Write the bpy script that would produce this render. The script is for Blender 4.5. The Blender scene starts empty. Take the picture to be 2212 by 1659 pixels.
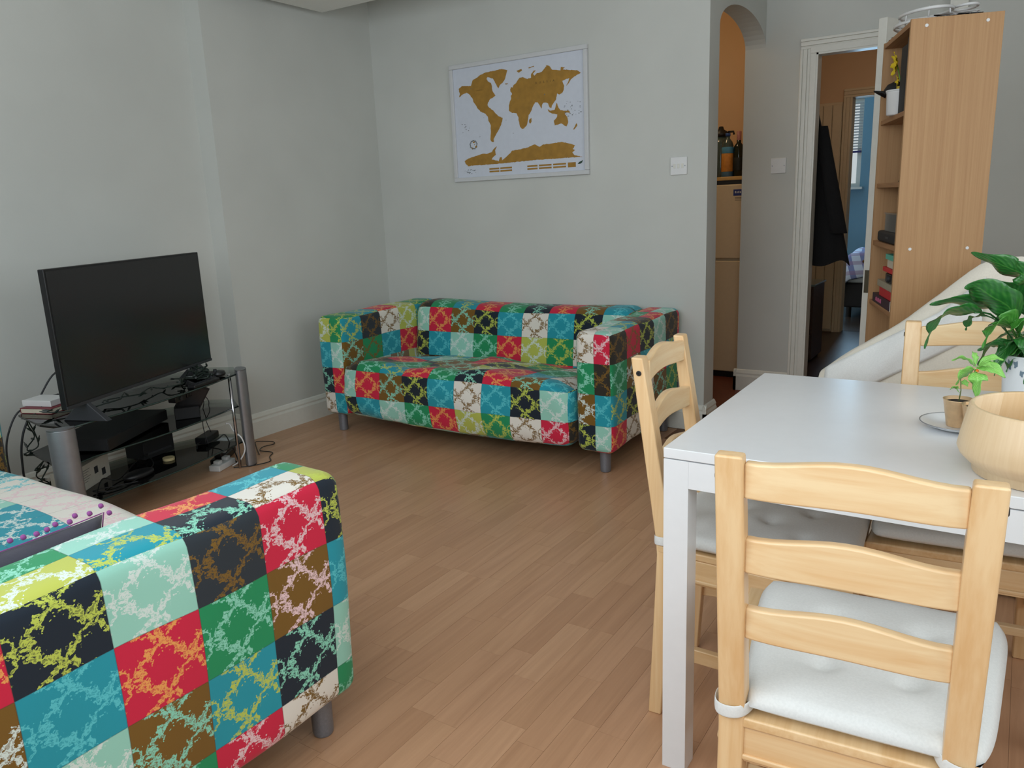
import bpy, bmesh, math, random
from mathutils import Vector, Matrix
random.seed(7)
S = bpy.context.scene
C = S.collection
PI = math.pi

# ------------------------------------------------------------------ camera
cam_d = bpy.data.cameras.new('camera'); cam = bpy.data.objects.new('camera', cam_d); C.objects.link(cam)
cr = Vector((0.83885876, 0.54291299, -0.03951535)); cdn = Vector((0.09067288, -0.21093883, -0.97328477)); cf = Vector((-0.53674426, 0.81286548, -0.22617537))
M = Matrix.Identity(4)
for i in range(3):
    M[i][0] = cr[i]; M[i][1] = -cdn[i]; M[i][2] = -cf[i]
M[2][3] = 1.2285
cam.matrix_world = M
cam_d.sensor_width = 36; cam_d.lens = 1675.3167/2212*36; cam_d.clip_start = 0.02
S.camera = cam
# ------------------------------------------------------------------ world, lights, exposure
S.view_settings.view_transform = 'Standard'; S.view_settings.look = 'None'
S.view_settings.gamma = 1; S.view_settings.use_curve_mapping = False
S.view_settings.exposure = -0.08
w = bpy.data.worlds.new('sky'); S.world = w; w.use_nodes = True
bg = w.node_tree.nodes['Background']; bg.inputs[0].default_value = (0.80, 0.90, 1.0, 1); bg.inputs[1].default_value = 1.3

def area(name, loc, rot, sx, sy, power, col):
    l = bpy.data.lights.new(name, 'AREA'); l.shape = 'RECTANGLE'; l.size = sx; l.size_y = sy; l.energy = power; l.color = col
    o = bpy.data.objects.new(name, l); o.location = loc; o.rotation_euler = rot; C.objects.link(o); return o
def lamp(name, loc, power, col, r=0.08):
    l = bpy.data.lights.new(name, 'POINT'); l.energy = power; l.color = col; l.shadow_soft_size = r
    o = bpy.data.objects.new(name, l); o.location = loc; C.objects.link(o); return o
# daylight entering by the window behind the camera, and by the bedroom window
area('window_daylight', (-0.95, -0.26, 1.72), (math.radians(74), 0, 0), 3.2, 1.3, 40, (0.90, 0.96, 1.0))
area('side_fill_light', (1.68, 1.2, 1.6), (math.radians(84), 0, math.radians(90)), 2.2, 1.3, 27, (0.88, 0.95, 1.0))  # added fill to lift the left wall; the right wall has no window
area('bedroom_daylight', (-1.9, 9.5, 1.6), (math.radians(-90), 0, 0), 0.9, 0.9, 32, (0.45, 0.74, 1.0))
lamp('kitchen_lamp', (-2.05, 4.75, 2.35), 5, (1.0, 0.70, 0.40))
lamp('hall_lamp', (-0.75, 6.1, 2.35), 4.6, (1.0, 0.74, 0.56))

# ------------------------------------------------------------------ node helpers
def lin(c):
    return tuple(((x/255)/12.92 if x/255 <= .04045 else ((x/255+.055)/1.055)**2.4) for x in c)
def srgb(*c): return (*lin(c), 1.0)
class NT:
    def __init__(s, name):
        s.m = bpy.data.materials.new(name); s.m.use_nodes = True; s.t = s.m.node_tree; s.n = s.t.nodes; s.b = s.n['Principled BSDF']
    def add(s, typ, **kw):
        n = s.n.new(typ)
        for k, v in kw.items():
            if k.startswith('i_'):
                key = k[2:]; key = int(key) if key.isdigit() else key.replace('_', ' ')
                if isinstance(v, bpy.types.NodeSocket): s.t.links.new(v, n.inputs[key])
                else: n.inputs[key].default_value = v
            else: setattr(n, k, v)
        return n
    def math(s, op, a, b=0.0, c=0.0):
        n = s.n.new('ShaderNodeMath'); n.operation = op
        for i, v in enumerate((a, b, c)):
            if isinstance(v, bpy.types.NodeSocket): s.t.links.new(v, n.inputs[i])
            else: n.inputs[i].default_value = v
        return n.outputs[0]
    def link(s, a, b): s.t.links.new(a, b)
    def mix(s, f, a, b):
        n = s.n.new('ShaderNodeMix'); n.data_type = 'RGBA'
        for k, v in ((0, f), (6, a), (7, b)):
            if isinstance(v, bpy.types.NodeSocket): s.t.links.new(v, n.inputs[k])
            else: n.inputs[k].default_value = v
        return n.outputs[2]
    def ramp(s, f, stops, interp='LINEAR'):
        n = s.n.new('ShaderNodeValToRGB'); r = n.color_ramp; r.interpolation = interp
        while len(r.elements) < len(stops): r.elements.new(0.5)
        for e, (p, c) in zip(r.elements, stops): e.position = p; e.color = c
        s.t.links.new(f, n.inputs[0]); return n.outputs[0]
    def bump(s, h, st=0.3, d=0.002):
        n = s.n.new('ShaderNodeBump'); n.inputs['Strength'].default_value = st; n.inputs['Distance'].default_value = d
        s.t.links.new(h, n.inputs['Height']); s.t.links.new(n.outputs[0], s.b.inputs['Normal'])
def plain(name, col, rough=0.5, metal=0.0, noise=0.04, scale=40, bump=0.0, **kw):
    t = NT(name); b = t.b
    tc = t.add('ShaderNodeTexCoord'); nz = t.add('ShaderNodeTexNoise', i_Vector=tc.outputs['Object'], i_Scale=scale, i_Detail=4.0)
    c = lin(col)
    lo = (*[max(0, x*(1-noise)) for x in c], 1); hi = (*[min(1, x*(1+noise)) for x in c], 1)
    t.link(t.ramp(nz.outputs[0], [(0.3, lo), (0.7, hi)]), b.inputs['Base Color'])
    b.inputs['Roughness'].default_value = rough; b.inputs['Metallic'].default_value = metal
    if bump: t.bump(nz.outputs[0], bump)
    for k, v in kw.items(): b.inputs[k.replace('_', ' ')].default_value = v
    return t.m
def wood(name, dark, light, axis='z', rough=0.45, scale=1.0, stripes=26, coat=0.0, world=False):
    t = NT(name)
    if world:
        v = t.add('ShaderNodeNewGeometry').outputs['Position']
    else: v = t.add('ShaderNodeTexCoord').outputs['Object']
    k = {'x': (1.2, stripes, stripes), 'y': (stripes, 1.2, stripes), 'z': (stripes, stripes, 1.2)}[axis]
    rnd = t.add('ShaderNodeObjectInfo').outputs['Random']
    off = t.add('ShaderNodeCombineXYZ', i_0=t.math('MULTIPLY', rnd, 3.7), i_1=t.math('MULTIPLY', rnd, 7.3), i_2=t.math('MULTIPLY', rnd, 5.1))
    va = t.add('ShaderNodeVectorMath', operation='ADD', i_0=v, i_1=off.outputs[0])
    mp = t.add('ShaderNodeMapping', i_Vector=va.outputs[0], i_Scale=tuple(x*scale for x in k))
    n1 = t.add('ShaderNodeTexNoise', i_Vector=mp.outputs[0], i_Scale=1.0, i_Detail=6.0, i_Roughness=0.6, i_Distortion=0.5)
    n2 = t.add('ShaderNodeTexNoise', i_Vector=mp.outputs[0], i_Scale=5.0, i_Detail=3.0)
    f = t.math('ADD', t.math('MULTIPLY', n1.outputs[0], 0.75), t.math('MULTIPLY', n2.outputs[0], 0.25))
    t.link(t.ramp(f, [(0.36, (*lin(dark), 1)), (0.62, (*lin(light), 1))]), t.b.inputs['Base Color'])
    t.b.inputs['Roughness'].default_value = rough; t.b.inputs['Coat Weight'].default_value = coat; t.b.inputs['Coat Roughness'].default_value = 0.25
    t.bump(f, 0.12, 0.001)
    return t.m

# ------------------------------------------------------------------ mesh helpers
class MB:
    """collects shapes into one mesh"""
    def __init__(s): s.bm = bmesh.new()
    def box(s, x0, x1, y0, y1, z0, z1, m=None):
        v = [s.bm.verts.new(p) for p in ((x0,y0,z0),(x1,y0,z0),(x1,y1,z0),(x0,y1,z0),(x0,y0,z1),(x1,y0,z1),(x1,y1,z1),(x0,y1,z1))]
        for f in ((0,3,2,1),(4,5,6,7),(0,1,5,4),(1,2,6,5),(2,3,7,6),(3,0,4,7)): s.bm.faces.new([v[i] for i in f])
        if m is not None:
            for q in v: q.co = m @ q.co
        return s
    def hexa(s, b, t):
        v = [s.bm.verts.new(p) for p in list(b)+list(t)]
        for f in ((0,3,2,1),(4,5,6,7),(0,1,5,4),(1,2,6,5),(2,3,7,6),(3,0,4,7)): s.bm.faces.new([v[i] for i in f])
        return s
    def loft(s, rings, closed_ends=True, closed=True):
        rr = [[s.bm.verts.new(p) for p in r] for r in rings]; n = len(rr[0])
        for a, b in zip(rr, rr[1:]):
            for i in range(n if closed else n-1):
                j = (i+1) % n; s.bm.faces.new((a[i], a[j], b[j], b[i]))
        if closed_ends and closed:
            s.bm.faces.new(rr[0][::-1]); s.bm.faces.new(rr[-1])
        return s
    def cyl(s, p0, p1, r0, r1=None, n=16):
        return s.tube([p0, p1], [r0, r1 if r1 is not None else r0], n)
    def tube(s, pts, r, n=8):
        pts = [Vector(p) for p in pts]; rings = []
        if not isinstance(r, (list, tuple)): r = [r]*len(pts)
        up = None
        for i, p in enumerate(pts):
            d = (pts[min(i+1, len(pts)-1)]-pts[max(i-1, 0)]).normalized()
            if up is None:
                up = d.orthogonal().normalized()
            up = (up-d*up.dot(d))
            up = up.normalized() if up.length > 1e-6 else d.orthogonal().normalized()
            q = d.cross(up)
            rings.append([p+(up*math.cos(2*PI*k/n)+q*math.sin(2*PI*k/n))*r[i] for k in range(n)])
        return s.loft(rings)
    def lathe(s, prof, c=(0,0,0), n=32):
        rings = [[(c[0]+r*math.cos(2*PI*k/n), c[1]+r*math.sin(2*PI*k/n), c[2]+z) for k in range(n)] for r, z in prof]
        return s.loft(rings)
    def prism(s, pts, d0, d1, plane='xz'):
        def P(a, b, d): return {'xz': (a, d, b), 'xy': (a, b, d), 'yz': (d, a, b)}[plane]
        lo = [s.bm.verts.new(P(a, b, d0)) for a, b in pts]; hi = [s.bm.verts.new(P(a, b, d1)) for a, b in pts]
        n = len(pts)
        for i in range(n):
            j = (i+1) % n; s.bm.faces.new((lo[i], lo[j], hi[j], hi[i]))
        s.bm.faces.new(lo[::-1]); s.bm.faces.new(hi)
        return s
    def grid(s, nu, nv, f, thick=0.0):
        vs = [[s.bm.verts.new(f(i/nu, j/nv)) for j in range(nv+1)] for i in range(nu+1)]
        for i in range(nu):
            for j in range(nv): s.bm.faces.new((vs[i][j], vs[i+1][j], vs[i+1][j+1], vs[i][j+1]))
        return s
    def build(s, name, mat, parent=None, bevel=0.0, smooth=False, loc=None, rot=None, seg=2, solid=0.0, sub=0):
        bmesh.ops.recalc_face_normals(s.bm, faces=s.bm.faces)
        me = bpy.data.meshes.new(name); s.bm.to_mesh(me); s.bm.free()
        o = bpy.data.objects.new(name, me); C.objects.link(o)
        if mat is not None: me.materials.append(mat)
        if parent is not None: o.parent = parent
        if loc is not None: o.location = loc
        if rot is not None: o.rotation_euler = rot
        if smooth:
            for p in me.polygons: p.use_smooth = True
        if solid:
            md = o.modifiers.new('solid', 'SOLIDIFY'); md.thickness = solid; md.offset = 0
        if bevel:
            md = o.modifiers.new('bevel', 'BEVEL'); md.width = bevel; md.segments = seg; md.limit_method = 'ANGLE'; md.angle_limit = 0.6
            for p in me.polygons: p.use_smooth = True
            wn = o.modifiers.new('wn', 'WEIGHTED_NORMAL'); wn.keep_sharp = False
        if sub:
            md = o.modifiers.new('sub', 'SUBSURF'); md.levels = sub; md.render_levels = sub
        return o
def tag(o, label, cat, group=None, kind=None):
    o['label'] = label
    if cat: o['category'] = cat
    if group: o['group'] = group
    if kind: o['kind'] = kind
    return o
def thing(name, label, cat, loc=(0,0,0), rotz=0.0, group=None):
    o = bpy.data.objects.new(name, None); C.objects.link(o); o.location = loc; o.rotation_euler = (0, 0, rotz)
    o.empty_display_size = 0.05
    return tag(o, label, cat, group)
def struct(o, label=None):
    o['kind'] = 'structure'
    if label: o['label'] = label
    return o
def dup(root, loc, rotz, label, group=None):
    r = root.copy(); C.objects.link(r); r.location = loc; r.rotation_euler = (0, 0, rotz); r['label'] = label
    if group: r['group'] = group
    for ch in list(root.children):
        c = ch.copy(); C.objects.link(c); c.parent = r
        for g in list(ch.children):
            d = g.copy(); C.objects.link(d); d.parent = c
    return r

# ------------------------------------------------------------------ materials
def wall_mat(name, col, bump=0.15):
    t = NT(name); p = t.add('ShaderNodeNewGeometry').outputs['Position']
    n = t.add('ShaderNodeTexNoise', i_Vector=p, i_Scale=1.6, i_Detail=3.0)
    c = lin(col); lo = (*[x*0.95 for x in c], 1); hi = (*[min(1, x*1.03) for x in c], 1)
    t.link(t.ramp(n.outputs[0], [(0.35, lo), (0.65, hi)]), t.b.inputs['Base Color'])
    n2 = t.add('ShaderNodeTexNoise', i_Vector=p, i_Scale=90.0, i_Detail=4.0)
    t.bump(n2.outputs[0], bump, 0.002); t.b.inputs['Roughness'].default_value = 0.75
    return t.m
WALL = wall_mat('wall_paint', (204, 206, 201)); WARMWALL = wall_mat('magnolia_paint', (222, 190, 150)); BLUEWALL = wall_mat('blue_paint', (120, 160, 180))
CEIL = wall_mat('ceiling_paint', (235, 235, 230)); TRIM = plain('trim_gloss_white', (228, 228, 220), 0.35, noise=0.02)
CREAMTRIM = plain('cream_gloss_paint', (222, 205, 170), 0.4, noise=0.02)
WHITE = plain('white_lacquer', (226, 228, 230), 0.28, noise=0.01); WHITEPL = plain('white_plastic', (225, 226, 226), 0.35, noise=0.01)
BLACK = plain('black_plastic', (22, 23, 25), 0.4, noise=0.1); BLACKM = plain('matt_black', (26, 27, 30), 0.7, noise=0.1)
DARKG = plain('dark_grey_plastic', (48, 50, 54), 0.5); SCREEN = plain('tv_screen', (34, 33, 34), 0.22, noise=0.02)
STEEL = plain('brushed_steel', (150, 152, 158), 0.38, 1.0, noise=0.06, scale=120); SILVER = plain('silver_paint', (158, 160, 165), 0.38, 0.7, noise=0.04)
CHROME = plain('chrome', (200, 200, 205), 0.12, 1.0, noise=0.01)
COAT = plain('black_wool', (14, 14, 16), 0.95, noise=0.3, bump=0.3, scale=200)
PINEz = wood('pine_upright', (218, 176, 124), (232, 200, 154), 'z', 0.38, coat=0.35, stripes=30)
PINEx = wood('pine_across', (222, 182, 132), (234, 206, 162), 'x', 0.38, coat=0.35, stripes=34)
PINEy = wood('pine_along', (216, 176, 124), (232, 200, 154), 'y', 0.38, coat=0.35, stripes=30)
OAKz = wood('oak_laminate', (172, 130, 88), (186, 146, 102), 'z', 0.55, stripes=110)
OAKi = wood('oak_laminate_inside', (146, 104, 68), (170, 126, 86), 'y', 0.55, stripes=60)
BOWLW = wood('bamboo_wood', (214, 176, 124), (234, 204, 160), 'z', 0.42, stripes=60)
PLANK = None
def plank_mat():
    t = NT('laminate_plank')
    p = t.add('ShaderNodeNewGeometry').outputs['Position']; rnd = t.add('ShaderNodeObjectInfo').outputs['Random']
    off = t.add('ShaderNodeCombineXYZ', i_0=t.math('MULTIPLY', rnd, 13.0), i_1=t.math('MULTIPLY', rnd, 29.0), i_2=0.0)
    va = t.add('ShaderNodeVectorMath', operation='ADD', i_0=p, i_1=off.outputs[0])
    mp = t.add('ShaderNodeMapping', i_Vector=va.outputs[0], i_Scale=(30, 1.6, 1))
    n1 = t.add('ShaderNodeTexNoise', i_Vector=mp.outputs[0], i_Scale=1.0, i_Detail=7.0, i_Roughness=0.62, i_Distortion=0.9)
    base = t.ramp(rnd, [(0.0, srgb(188, 144, 110)), (0.35, srgb(198, 154, 120)), (0.7, srgb(193, 149, 114)), (1.0, srgb(206, 163, 128))])
    g = t.ramp(n1.outputs[0], [(0.3, (0.86, 0.83, 0.80, 1)), (0.65, (1.05, 1.05, 1.05, 1))])
    mm = t.add('ShaderNodeMix', data_type='RGBA', blend_type='MULTIPLY'); mm.inputs[0].default_value = 1.0
    t.link(base, mm.inputs[6]); t.link(g, mm.inputs[7]); t.link(mm.outputs[2], t.b.inputs['Base Color'])
    t.b.inputs['Roughness'].default_value = 0.33; t.bump(n1.outputs[0], 0.06, 0.0006)
    return t.m
PLANK = plank_mat()
def fabric_mat():
    t = NT('patchwork_damask')
    uv = t.add('ShaderNodeUVMap', uv_map='patch').outputs[0]
    bgc = t.add('ShaderNodeAttribute', attribute_name='bg').outputs['Color']; fgc = t.add('ShaderNodeAttribute', attribute_name='fg').outputs['Color']
    nz = t.add('ShaderNodeTexNoise', i_Vector=uv, i_Scale=9.0, i_Detail=2.0)
    sub = t.add('ShaderNodeVectorMath', operation='SUBTRACT', i_0=nz.outputs['Color'], i_1=(0.5, 0.5, 0.5))
    sc = t.add('ShaderNodeVectorMath', operation='SCALE', i_0=sub.outputs[0]); sc.inputs['Scale'].default_value = 0.20
    ad = t.add('ShaderNodeVectorMath', operation='ADD', i_0=uv, i_1=sc.outputs[0])
    sp = t.add('ShaderNodeSeparateXYZ', i_0=ad.outputs[0])
    x = t.math('ABSOLUTE', t.math('SUBTRACT', sp.outputs[0], 0.5)); y = t.math('ABSOLUTE', t.math('SUBTRACT', sp.outputs[1], 0.5))
    a = t.math('MAXIMUM', x, y); b = t.math('MINIMUM', x, y)
    r = t.math('SQRT', t.math('ADD', t.math('MULTIPLY', x, x), t.math('MULTIPLY', y, y)))
    # lobed ring round the centre of the patch
    th = t.math('ARCTAN2', y, x); lob = t.math('MULTIPLY', t.math('COSINE', t.math('MULTIPLY', th, 4.0)), 0.012)
    d1 = t.math('SUBTRACT', t.math('ABSOLUTE', t.math('SUBTRACT', r, t.math('ADD', 0.268, lob))), 0.068)
    # arms to the edges and their forks
    d2 = t.math('MAXIMUM', t.math('SUBTRACT', 0.27, a), t.math('SUBTRACT', b, 0.068))
    d3 = t.math('MAXIMUM', t.math('SUBTRACT', 0.34, a), t.math('SUBTRACT', t.math('ABSOLUTE', t.math('SUBTRACT', b, t.math('MULTIPLY', t.math('SUBTRACT', a, 0.34), 1.45))), 0.062))
    # scatter of leaf curls
    d = t.math('MINIMUM', d1, t.math('MINIMUM', d2, d3))
    n2 = t.add('ShaderNodeTexNoise', i_Vector=uv, i_Scale=20.0, i_Detail=3.0, i_Roughness=0.7)
    d = t.math('ADD', d, t.math('MULTIPLY', t.math('SUBTRACT', n2.outputs[0], 0.5), 0.20))
    vp = t.add('ShaderNodeTexVoronoi', i_Vector=ad.outputs[0], i_Scale=15.0)
    d = t.math('ADD', d, t.math('MULTIPLY', t.math('SUBTRACT', vp.outputs['Distance'], 0.36), 0.13))
    m = t.math('LESS_THAN', d, 0.0)
    vo = t.add('ShaderNodeTexVoronoi', feature='DISTANCE_TO_EDGE', i_Vector=ad.outputs[0], i_Scale=24.0)
    hole = t.math('GREATER_THAN', vo.outputs[0], 0.16)
    keep = t.math('SUBTRACT', 1.0, t.math('MULTIPLY', hole, 0.55))
    m = t.math('MULTIPLY', m, keep)
    col = t.mix(m, bgc, fgc)
    # narrow stitched seam
    sp2 = t.add('ShaderNodeSeparateXYZ', i_0=uv)
    ex = t.math('MAXIMUM', t.math('ABSOLUTE', t.math('SUBTRACT', sp2.outputs[0], 0.5)), t.math('ABSOLUTE', t.math('SUBTRACT', sp2.outputs[1], 0.5)))
    seam = t.math('GREATER_THAN', ex, 0.493)
    wv = t.add('ShaderNodeTexNoise', i_Vector=uv, i_Scale=160.0, i_Detail=1.0)
    col = t.mix(t.math('MULTIPLY', seam, 0.35), col, (0.02, 0.02, 0.02, 1))
    t.link(col, t.b.inputs['Base Color']); t.b.inputs['Roughness'].default_value = 0.85
    t.b.inputs['Sheen Weight'].default_value = 0.15
    t.bump(wv.outputs[0], 0.25, 0.0008)
    return t.m
FABRIC = fabric_mat()
def glassmat(name, col, rough=0.02, alpha=0.25):
    t = NT(name); b = t.b
    tr = t.add('ShaderNodeBsdfTransparent', i_Color=(*lin(col), 1)); gl = t.add('ShaderNodeBsdfGlossy', i_Roughness=rough)
    fr = t.add('ShaderNodeFresnel', i_IOR=1.5)
    mx = t.add('ShaderNodeMixShader', i_0=t.math('ADD', fr.outputs[0], alpha*0.1))
    t.link(tr.outputs[0], mx.inputs[1]); t.link(gl.outputs[0], mx.inputs[2])
    t.link(mx.outputs[0], t.n['Material Output'].inputs['Surface'])
    return t.m
GLASS = glassmat('shelf_glass', (224, 232, 228)); CLEARPL = glassmat('clear_plastic', (225, 225, 222))
def linen_mat(name, col, bump=0.3):
    t = NT(name); tc = t.add('ShaderNodeTexCoord').outputs['Object']
    n = t.add('ShaderNodeTexNoise', i_Vector=tc, i_Scale=250.0, i_Detail=2.0); c = lin(col)
    t.link(t.ramp(n.outputs[0], [(0.3, (*[x*0.93 for x in c], 1)), (0.7, (*c, 1))]), t.b.inputs['Base Color'])
    t.bump(n.outputs[0], bump, 0.0006); t.b.inputs['Roughness'].default_value = 0.9; t.b.inputs['Sheen Weight'].default_value = 0.2
    return t.m
LINEN = linen_mat('white_cotton', (224, 226, 224)); CREAM = linen_mat('cream_cotton_throw', (222, 216, 202))

# ================================================================== ROOM
H = 2.5
def slab(name, x0, x1, y0, y1, z0, z1, mat, label=None, bevel=0.0):
    return struct(MB().box(x0, x1, y0, y1, z0, z1).build(name, mat, bevel=bevel), label)
FLOORBASE = plain('floor_underlay', (120, 84, 56), 0.6)
fl = slab('floor', -3.65, 1.75, -0.40, 4.86, -0.05, -0.0015, FLOORBASE, 'oak-coloured laminate floor of the living room')
slab('floor', -3.2, -1.473, 4.02, 5.78, -0.05, 0.003, plain('red_brown_lino', (112, 56, 36), 0.5, noise=0.15), 'dark red-brown kitchen floor beyond the arch')
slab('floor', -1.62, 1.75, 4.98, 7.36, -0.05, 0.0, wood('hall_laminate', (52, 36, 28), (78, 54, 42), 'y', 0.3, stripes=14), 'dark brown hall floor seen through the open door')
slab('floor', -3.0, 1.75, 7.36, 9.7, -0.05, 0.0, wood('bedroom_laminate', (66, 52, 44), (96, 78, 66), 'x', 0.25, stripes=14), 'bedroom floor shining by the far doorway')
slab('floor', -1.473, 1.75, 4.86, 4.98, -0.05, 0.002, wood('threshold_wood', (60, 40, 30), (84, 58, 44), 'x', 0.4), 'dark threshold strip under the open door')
slab('floor', -1.473, -1.355, 4.02, 4.86, -0.05, 0.004, plain('arch_threshold', (118, 62, 40), 0.5), 'threshold under the arch')
slab('ceiling', -3.77, 1.87, -0.47, 9.8, H, H+0.06, CEIL, 'white ceiling')
slab('wall_left', -3.77, -3.65, -0.47, 2.67, 0, H, WALL, 'white left wall behind the television')
slab('wall_left', -3.77, -3.53, 2.67, 4.02, 0, H, WALL, 'white chimney side wall beside the far sofa')
slab('wall_back', -3.53, -1.355, 3.90, 4.02, 0, H, WALL, 'white back wall with the world map')
mb = MB()
pts = [(4.02, 0), (4.045, 0), (4.045, 2.05)]
for k in range(1, 20):
    a = PI-PI*k/20; pts.append((4.4525+0.4075*math.cos(a), 2.05+0.145*math.sin(a)))
pts += [(4.86, 2.05), (4.86, H), (4.02, H)]
struct(mb.prism(pts, -1.473, -1.355, 'yz').build('wall_arch', WALL), 'white wall with the arched opening to the kitchen')
mb = MB().box(-1.473, -1.085, 4.86, 4.98, 0, H).box(-1.085, -0.33, 4.86, 4.98, 2.0, H).box(-0.33, 1.75, 4.86, 4.98, 0, H)
struct(mb.build('wall_door', WALL), 'white wall around the open door')
slab('wall_right', 1.75, 1.87, -0.47, 9.8, 0, H, WALL, 'white right wall')
# front wall (behind the camera) with its window opening
mb = MB().box(-3.65, -2.9, -0.47, -0.35, 0, H).box(0.7, 1.75, -0.47, -0.35, 0, H).box(-2.9, 0.7, -0.47, -0.35, 0, 0.9).box(-2.9, 0.7, -0.47, -0.35, 2.4, H)
struct(mb.build('wall_front', WALL), 'white wall with the window behind the camera')
fr = struct(MB().box(-2.9, 0.7, -0.45, -0.39, 0.9, 0.95).box(-2.9, 0.7, -0.45, -0.39, 2.35, 2.4).box(-2.9, -2.85, -0.45, -0.39, 0.95, 2.35).box(0.65, 0.7, -0.45, -0.39, 0.95, 2.35).box(-1.73, -1.67, -0.45, -0.39, 0.95, 2.35).box(-0.53, -0.47, -0.45, -0.39, 0.95, 2.35).build('window_1', TRIM), 'white window frame behind the camera')
# lowered soffit at the top of the frame
slab('trim_1', -3.45, -2.3, 2.45, 3.43, 2.325, H, CEIL, 'lowered white ceiling soffit near the corner')
slab('trim_2', -0.42, -0.34, 4.80, 4.86, 0, H, TRIM, 'boxed pipe in the corner above the bookcase')
# kitchen shell
slab('wall_kitchen_back', -3.2, -1.35, 5.78, 5.90, 0, H, WARMWALL, 'magnolia kitchen wall behind the fridge')
slab('wall_kitchen_right', -1.473, -1.35, 4.98, 5.78, 0, H, WARMWALL, 'magnolia kitchen side wall')
slab('wall_kitchen_left', -3.32, -3.2, 4.02, 5.90, 0, H, WARMWALL, 'magnolia kitchen far side wall')
# hall shell
slab('wall_hall_left', -1.74, -1.62, 5.90, 7.42, 0, H, WARMWALL, 'magnolia hall side wall')
mb = MB().box(-1.62, -1.30, 7.30, 7.42, 0, H).box(-1.30, -0.52, 7.30, 7.42, 1.98, H).box(-0.52, 1.75, 7.30, 7.42, 0, H)
struct(mb.build('wall_hall_end', WARMWALL), 'magnolia end wall of the hall around the bedroom doorway')
slab('wall_bedroom_left', -3.12, -3.0, 7.42, 9.7, 0, H, BLUEWALL, 'blue bedroom side wall')
mb = MB().box(-3.0, -2.35, 9.6, 9.72, 0, H).box(-1.59, 1.75, 9.6, 9.72, 0, H).box(-2.35, -1.59, 9.6, 9.72, 0, 1.26).box(-2.35, -1.59, 9.6, 9.72, 2.2, H)
struct(mb.build('wall_bedroom_back', BLUEWALL), 'blue bedroom wall with the blind-covered window')

# ------------------------------------------------------------------ laminate planks
def planks():
    ids = []
    lens = [0.30, 0.36, 0.42, 0.48]; W = 0.0745
    meshes = {}
    for L in lens:
        b = MB().box(0, W-0.0006, 0, L-0.0006, -0.0015, 0.0)
        me = bpy.data.meshes.new('plank'); b.bm.to_mesh(me); b.bm.free(); me.materials.append(PLANK); meshes[L] = me
    rnd = random.Random(3)
    cells = []
    i = 0; x = -3.65
    while x < 1.68:
        y = -0.35-rnd.random()*0.3
        while y < 4.86:
            L = rnd.choice(lens)
            y0, y1 = max(y, -0.35), min(y+L, 4.86)
            if y1-y0 > 0.02 and not (x < -1.40 and y1 > 3.98): cells.append((x, y0, L, y1-y0))
            y += L
        x += W; i += 1
    f = 1675.3
    def px(P):
        v = Vector(P)-Vector((0, 0, 1.2285)); z = v.dot(cf)
        if z < 0.1: return None
        return (1106+f*v.dot(cr)/z, 829.5+f*v.dot(cdn)/z, z)
    near, far = [], []
    for c in cells:
        x, y, L, l = c
        q = px((x+W/2, y+l/2, 0))
        hidden = False
        if q is None or not (-40 < q[0] < 2250 and -40 < q[1] < 1700): hidden = True
        cx, cy = x+W/2, y+l/2
        if q is not None and q[0] > 1600: hidden = True
        if cx < -1.3 and cy < 1.05: hidden = True       # under and behind the near sofa
        if cy > 3.45: hidden = True                    # deep under the far sofa
        if abs(l-L) > 1e-4: hidden = True
        (far if hidden else near).append((q[2] if q else 99, c))
    near.sort(key=lambda t: t[0])
    keep, rest = near[:298], [c for _, c in near[298:]]+[c for _, c in far]
    for _, (x, y, L, l) in keep:
        o = bpy.data.objects.new('plank', meshes[L]); o.location = (x, y, 0); o.parent = fl; C.objects.link(o)
    # the others joined into a few tone groups
    b = MB()
    for x, y, L, l in rest: b.box(x, x+W-0.0006, y, y+l-0.0006, -0.0015, 0.0)
    o = b.build('planks', PLANK2, fl); o['kind'] = 'stuff'
def plank2():
    t = NT('laminate_plank_far')
    p = t.add('ShaderNodeNewGeometry').outputs['Position']; rnd = t.add('ShaderNodeNewGeometry').outputs['Random Per Island']
    mp = t.add('ShaderNodeMapping', i_Vector=p, i_Scale=(30, 1.6, 1))
    n1 = t.add('ShaderNodeTexNoise', i_Vector=mp.outputs[0], i_Scale=1.0, i_Detail=7.0, i_Roughness=0.62, i_Distortion=0.9)
    base = t.ramp(rnd, [(0.0, srgb(188, 144, 110)), (0.35, srgb(198, 154, 120)), (0.7, srgb(193, 149, 114)), (1.0, srgb(206, 163, 128))])
    g = t.ramp(n1.outputs[0], [(0.3, (0.86, 0.83, 0.80, 1)), (0.65, (1.05, 1.05, 1.05, 1))])
    mm = t.add('ShaderNodeMix', data_type='RGBA', blend_type='MULTIPLY'); mm.inputs[0].default_value = 1.0
    t.link(base, mm.inputs[6]); t.link(g, mm.inputs[7]); t.link(mm.outputs[2], t.b.inputs['Base Color'])
    t.b.inputs['Roughness'].default_value = 0.33
    return t.m
PLANK2 = plank2()
planks()

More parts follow.
